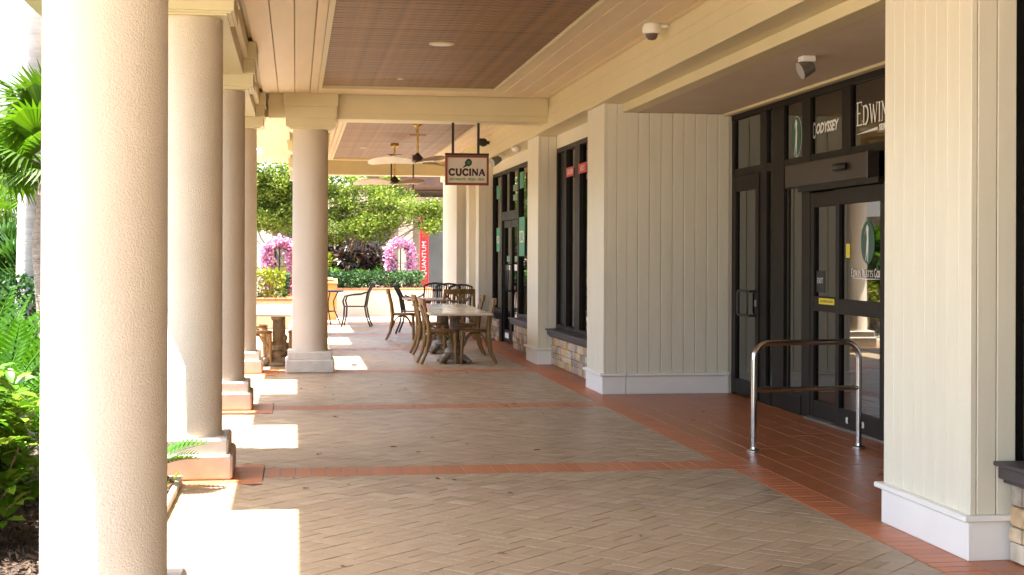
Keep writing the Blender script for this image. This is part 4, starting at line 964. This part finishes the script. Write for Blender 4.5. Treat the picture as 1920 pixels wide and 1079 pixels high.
o = ob('lettering', text_mesh('QUANTUM', .2, 'vinylw', ext=.001, width=1.0, height=.145), bn, (.0, .032, 1.43)); o.rotation_euler = Matrix(((0, 1, 0), (0, 0, 1), (1, 0, 0))).to_euler()

# far buildings
fb_ = thing('far_shop', 'tan shop building behind the garden with brown roof edge', 'building', (4, 48, -.045))
bm = bmesh.new(); bx(bm, -6, 14, 48, 56, -.045, 3.655); part(fb_, 'wall', bm, 'farwall')
for a, b in ((-5.4, -3.6), (-3.0, -1.35), (-.7, 1.0), (1.35, 3.1), (4.15, 5.6), (6.2, 8.5)):
    f = part(fb_, 'window', BX(a, b, 47.93, 48.02, .3, 2.75), 'bronze'); part(f, 'pane', BX(a + .07, (a + b) / 2 - .03, 47.90, 47.925, .38, 2.67), 'farglass'); part(f, 'pane', BX((a + b) / 2 + .03, b - .07, 47.90, 47.925, .38, 2.67), 'farglass')
for a in (-3.3, -1.02, 1.18, 3.6, 5.9): part(fb_, 'pilaster', BX(a - .24, a + .24, 47.72, 47.995, -.04, 3.2, bev=.02), 'farwhite')
part(fb_, 'cornice', BX(-6.1, 14.1, 47.5, 47.99, 3.2, 3.42), 'farwhite'); part(fb_, 'awning', BX(4.0, 9, 47.0, 47.5, 2.95, 3.05), 'bronze')
bm = bmesh.new(); bx(bm, 2.15, 14.6, 44.8, 57, 3.66, 3.98); bx(bm, 2.6, 14.4, 45.4, 56.6, 3.98, 4.5); part(fb_, 'roof', bm, 'farroof')
lb = thing('far_arcade', 'white columned building across the garden behind the palms', 'building', (-16, 40, -.045))
bm = bmesh.new(); bx(bm, -24, -13.4, 14, 70, -.045, 4.6); part(lb, 'wall', bm, 'farwall'); part(lb, 'fascia', BX(-13.38, -11.2, 14, 70, 2.95, 3.5), 'farwhite'); part(lb, 'roof', BX(-24.5, -10.9, 13.5, 70.5, 4.65, 4.9), 'farroof')
for k in range(9):
    y = 17 + 6 * k; bm = bmesh.new(); lathe(bm, [(.35, -.04), (.35, .2), (.26, .22), (.24, 2.6), (.33, 2.65), (.33, 2.949)], -11.6, y, 20); part(lb, 'column', bm, 'farwhite', True)
    f = part(lb, 'window', BX(-13.42, -13.36, y + 1, y + 5, .4, 2.7), 'bronze'); part(f, 'pane', BX(-13.35, -13.33, y + 1.1, y + 4.9, .5, 2.6), 'farglass')
# a pier of the same arcade right across, closing the view behind the far planter
# ------------------------------------------------------------------ garden on the left
bed = bmesh.new(); nx, ny = 40, 90
gv = [[bed.verts.new((-7.2 + (6.44) * i / nx, 2.0 + 26.5 * j / ny, (-.006 if i == nx else .03 + rnd.uniform(-.02, .025)))) for j in range(ny + 1)] for i in range(nx + 1)]
for i in range(nx):
    for j in range(ny):
        X_ = -7.2 + 6.44 * (i + 1) / nx; Y_ = 2 + 26.5 * (j + .5) / ny
        if X_ > -1.02 and Y_ > 9.5: continue
        if X_ > -2.4 and Y_ > 19: continue
        bed.faces.new((gv[i][j], gv[i + 1][j], gv[i + 1][j + 1], gv[i][j + 1]))
struct('planting_bed', bed, 'mulch')
ch = bmesh.new()
for k in range(5000):
    x = -.78 - 1.6 * rnd.random() ** 1.2; y = rnd.uniform(5.0, 9.55); leaf_quads(ch, [(x, y, .045 + rnd.uniform(-.005, .02))], .045, 2.5, 0.0)
tag(ob('mulch_chips', mesh_of('mulch_chips', ch, 'chip')), 'dark shredded mulch between the shrubs and the walkway', 'mulch', kind='stuff')
ed = thing('bed_edging', 'thin dark edging strip around the planting bed by the second column', 'edging', (-.73, 7, 0))
part(ed, 'long_strip', BX(-.762, -.728, 3.0, 9.60, -.03, .055, bev=.006), 'plinth'); part(ed, 'end_strip', BX(-1.4, -.728, 9.6005, 9.635, -.03, .055, bev=.006), 'plinth')

def fan_frond():
    bm = bmesh.new(); tube(bm, [(0, 0, 0), (.25, 0, .10), (.5, 0, .12)], [.014, .010, .008], 6)
    n = 30
    for i in range(n):
        a = R(-132 + 264 * i / (n - 1)); L_ = .52 * (1 - .25 * abs(a) / 2.3) * rnd.uniform(.93, 1.05); d = Vector((math.cos(a), math.sin(a), .10 * math.cos(a * 1.2))); s_ = Vector((-math.sin(a), math.cos(a), 0)); o = Vector((.5, 0, .12)); w = .022; dr = -.10 - .08 * abs(a)
        p0 = [bm.verts.new(o + s_ * .004), bm.verts.new(o - s_ * .004)]; m_ = o + d * L_ * .55; p1 = [bm.verts.new(m_ + s_ * w + Vector((0, 0, .012))), bm.verts.new(m_ - s_ * w - Vector((0, 0, .0)))]; e_ = bm.verts.new(o + d * L_ + Vector((0, 0, dr)))
        bm.faces.new((p0[0], p0[1], p1[1], p1[0])); bm.faces.new((p1[0], p1[1], e_))
    return bm
ffm = mesh_of('frond', fan_frond(), 'leafP'); ffs = ffm.copy(); ffs.materials[0] = MT['leafS']
def fan_palm(x, y, h, n, sc_, label, mesh=ffm, low=-50, name='fan_palm', group='fan palms in the garden', a0=None):
    t = thing(name, label, 'palm', (x, y, 0), group=group); bm = bmesh.new()
    if h > .4:
        pts = [(x, y, -.04)] + [(x + .03 * math.sin(k), y + .02 * math.cos(2 * k), h * (k + 1) / 8) for k in range(8)]
        tube(bm, pts, [.13] + [.105 + .012 * (k % 2) for k in range(8)], 12); part(t, 'trunk', bm, 'palmbark', True)
    else:
        tube(bm, [(x, y, -.04), (x, y, h + .05)], [.08, .06], 8); part(t, 'trunk', bm, 'palmbark', True)
    for k in range(n):
        o = ob('frond', mesh, t, (rnd.uniform(-.03, .03), rnd.uniform(-.03, .03), h - rnd.uniform(0, .08))); s_ = sc_ * rnd.uniform(.85, 1.1); o.scale = (s_, s_, s_)
        el = low + (80 - low) * ((k + .5) / n); o.rotation_euler = Euler((rnd.uniform(-.5, .5), -R(el), R(137.5 * k + rnd.uniform(-15, 15))), 'XYZ')
    return t
fan_palm(-1.76, 10.9, 2.12, 24, .84, 'fan palm with bright spread fronds left of the nearest column', low=-25)
fan_palm(-2.78, 15.4, .95, 22, .9, 'low palmetto clump behind the bright fan palm', ffs, 0, 'palmetto', 'low palmettos in the garden')
fan_palm(-3.2, 17.0, 1.15, 20, .9, 'palmetto clump deeper in the garden below the far columns', ffs, 0, 'palmetto', 'low palmettos in the garden')
fan_palm(-2.62, 14.3, .7, 18, .75, 'small palmetto at the foot of the garden hedge', ffs, 5, 'palmetto', 'low palmettos in the garden')
for i, (x, y, h, lab) in enumerate(((-3.4, 22.5, 2.0, 'fan palm growing outside the third column'), (-4.6, 27.0, 2.6, 'fan palm farther back toward the courtyard'), (-2.9, 25.2, 1.0, 'short fan palm by the lower planter'), (-5.4, 19.0, 3.0, 'tall fan palm in the middle of the garden'), (-6.3, 31, 2.4, 'fan palm beyond the lower planter'), (-2.6, 18.6, .9, 'short fan palm outside the fourth column'))):
    fan_palm(x, y, h, 18, 1.0, lab)
# tall palm with smooth trunk behind
tp = thing('tall_palm', 'tall pale palm trunk rising out of frame in the garden', 'palm', (-2.47, 13.9, -.04))
bm = bmesh.new(); tube(bm, [(-2.47 + .008 * k, 13.9, -.04 + k) for k in range(14)], [.14, .115] + [.10] * 12, 14); part(tp, 'trunk', bm, 'paletrunk', True)
def pinnate(L_=1.0, n=26, ll=.16, w=.012, droop=.5):
    bm = bmesh.new(); pts = [Vector((L_ * s_, 0, .35 * L_ * s_ - droop * L_ * s_ * s_)) for s_ in [i / 12 for i in range(13)]]; tube(bm, pts, [.007] * 6 + [.005] * 5 + [.002] * 2, 5)
    for i in range(n):
        s_ = .08 + .9 * i / (n - 1); c = Vector((L_ * s_, 0, .35 * L_ * s_ - droop * L_ * s_ * s_)); l = ll * math.sin(math.pi * (.15 + .8 * s_)) + .02
        for q in (-1, 1):
            d = Vector((.45, q, .22)).normalized(); u = Vector((1, 0, 0)) * w
            a = bm.verts.new(c - u * .4); b = bm.verts.new(c + d * l * .5 + u); e = bm.verts.new(c + d * l); f = bm.verts.new(c + d * l * .5 - u); bm.faces.new((a, b, e, f))
    return bm
cfm = mesh_of('frond', pinnate(1.0), 'leafC'); cft = mesh_of('frond', pinnate(3.0, 40, .55, .03, .55), 'leafP')
for k in range(12):
    o = ob('frond', cft, tp, (.1, 0, 13.0), (0, -R(rnd.uniform(-10, 55)), R(30 * k)))
def cycad(x, y, n, s0, label):
    t = thing('coontie_fern', label, 'fern', (x, y, .03), group='bright coontie ferns in the bed')
    bm = bmesh.new(); lathe(bm, [(.06, -.03), (.07, .03), (.04, .08)], 0, 0, 10); part(t, 'crown_base', bm, 'bark', True, world=False)
    for k in range(n):
        o = ob('frond', cfm, t, (0, 0, .06), (rnd.uniform(-.3, .3), -R(rnd.uniform(38, 82)), R(137.5 * k))); s_ = s0 * rnd.uniform(.75, 1.1); o.scale = (s_, s_, s_)
labs = ['left of the nearest column', 'at the left frame edge', 'behind the broad leaved shrub', 'farther along the bed', 'before the garden hedge', 'in the middle of the bed', 'outside the second column', 'near the palmettos']
for i, (x, y, n, s_) in enumerate(((-1.78, 8.9, 40, .95), (-2.2, 9.1, 34, 1.0), (-1.9, 9.8, 44, 1.05), (-2.15, 10.6, 40, 1.1), (-2.4, 11.6, 36, 1.1), (-2.7, 9.7, 26, 1.0), (-2.95, 12.3, 22, .9), (-1.9, 12.6, 26, .85))):
    cycad(x, y, n, s_, 'bright green coontie fern ' + labs[i])
cfs = mesh_of('frond', pinnate(1.0, 15, .36, .055, .45), 'leafC')
def fern_small(x, y, label):
    t = thing('fern_clump', label, 'fern', (x, y, .03))
    for k, (az, el, s_) in enumerate(((8, 34, .46), (-14, 26, .42), (60, 40, .28), (140, 35, .3), (220, 30, .3), (300, 30, .28))):
        o = ob('frond', cfs, t, (0, 0, .03), (0, -R(el), R(az))); o.scale = (s_, s_ * 1.3, s_)
fern_small(-.97, 9.40, 'small fern arching in front of the second column plinth')
shrub('ground_plant', 'tiny leafy plant in the bed corner by the second column', 'plant', -.93, -.80, 8.7, 9.1, .03, .16, 60, 'leafB', .06, 1.8, clumps=4, stems=2)
box_hedge('garden_hedge', 'dark clipped hedge crossing the garden behind the ferns', -4.2, -1.7, 13.0, 13.6, .03, 1.25, 6500, 'leafH', .06)
box_hedge('garden_hedge', 'long dark hedge in front of the far columned building', -7.0, -5.9, 14, 34, .0, 1.3, 6000, 'leafH', .12)
# broad leaved shrubs in the near bed: whorls of leaves
def whorl_shrub(x, y, h, r, n, label):
    t = thing('broadleaf_shrub', label, 'shrub', (x, y, .03), group='broad leaved shrubs beside the nearest column'); st = bmesh.new(); lf = bmesh.new()
    for k in range(n):
        a = rnd.uniform(0, 6.28); rr = r * math.sqrt(rnd.random()); zt = h * rnd.uniform(.22, 1.0) * (1 - .35 * (rr / r) ** 2); e = Vector((x + rr * math.cos(a), y + rr * math.sin(a), .05 + zt)); b = Vector((x + rr * .35 * math.cos(a), y + rr * .35 * math.sin(a), .02))
        if k % 3 == 0: tube(st, [b, b.lerp(e, .5) + Vector((0, 0, .06)), e], [.008, .006, .004], 5)
        m_ = rnd.randint(6, 8); tilt = Vector((rnd.gauss(0, .35), rnd.gauss(0, .35), 1)).normalized(); u = tilt.orthogonal().normalized(); v = tilt.cross(u)
        for i in range(m_):
            b_ = 2 * math.pi * i / m_ + rnd.uniform(-.2, .2); d = (u * math.cos(b_) + v * math.sin(b_) + tilt * rnd.uniform(.0, .5)).normalized(); s_ = d.cross(tilt).normalized(); L_ = rnd.uniform(.085, .15); w = L_ * .2
            o = e + d * .012; p1 = o + d * L_ * .35; p2 = o + d * L_ * .72 - tilt * L_ * .05; p3 = o + d * L_ - tilt * L_ * .16
            A = lf.verts.new(o); B_ = lf.verts.new(p1 + s_ * w + tilt * w * .3); C_ = lf.verts.new(p2 + s_ * w * .9 + tilt * w * .25); D_ = lf.verts.new(p3); E_ = lf.verts.new(p2 - s_ * w * .9 + tilt * w * .25); F_ = lf.verts.new(p1 - s_ * w + tilt * w * .3); M1 = lf.verts.new(p1); M2 = lf.verts.new(p2)
            for f in ((A, B_, M1), (A, M1, F_), (B_, C_, M2, M1), (F_, M1, M2, E_), (C_, D_, M2), (E_, M2, D_)): lf.faces.new(f)
    part(t, 'stems', st, 'bark', True); part(t, 'foliage', lf, 'leafB', True)
whorl_shrub(-1.66, 7.55, .95, .42, 190, 'broad leaved shrub left of the nearest column at bed height')
whorl_shrub(-2.25, 7.9, 1.0, .45, 170, 'broad leaved shrub cut by the left frame edge')
whorl_shrub(-1.95, 6.6, .85, .36, 120, 'broad leaved shrub in the lower left corner by the mulch')
whorl_shrub(-2.0, 8.35, 1.0, .42, 150, 'broad leaved shrub in front of the ferns')
fan_palm(-2.3, 28.0, 1.25, 22, 1.05, 'fan palm mirrored in the glass doors, just before the lower planter')
shrub('golden_shrub', 'yellow green shrub before the lower planter, mirrored in the glass doors', 'shrub', -2.2, -1.3, 26.2, 27.0, .0, 1.1, 700, 'leafY', .10)
print('objects', len(bpy.data.objects))
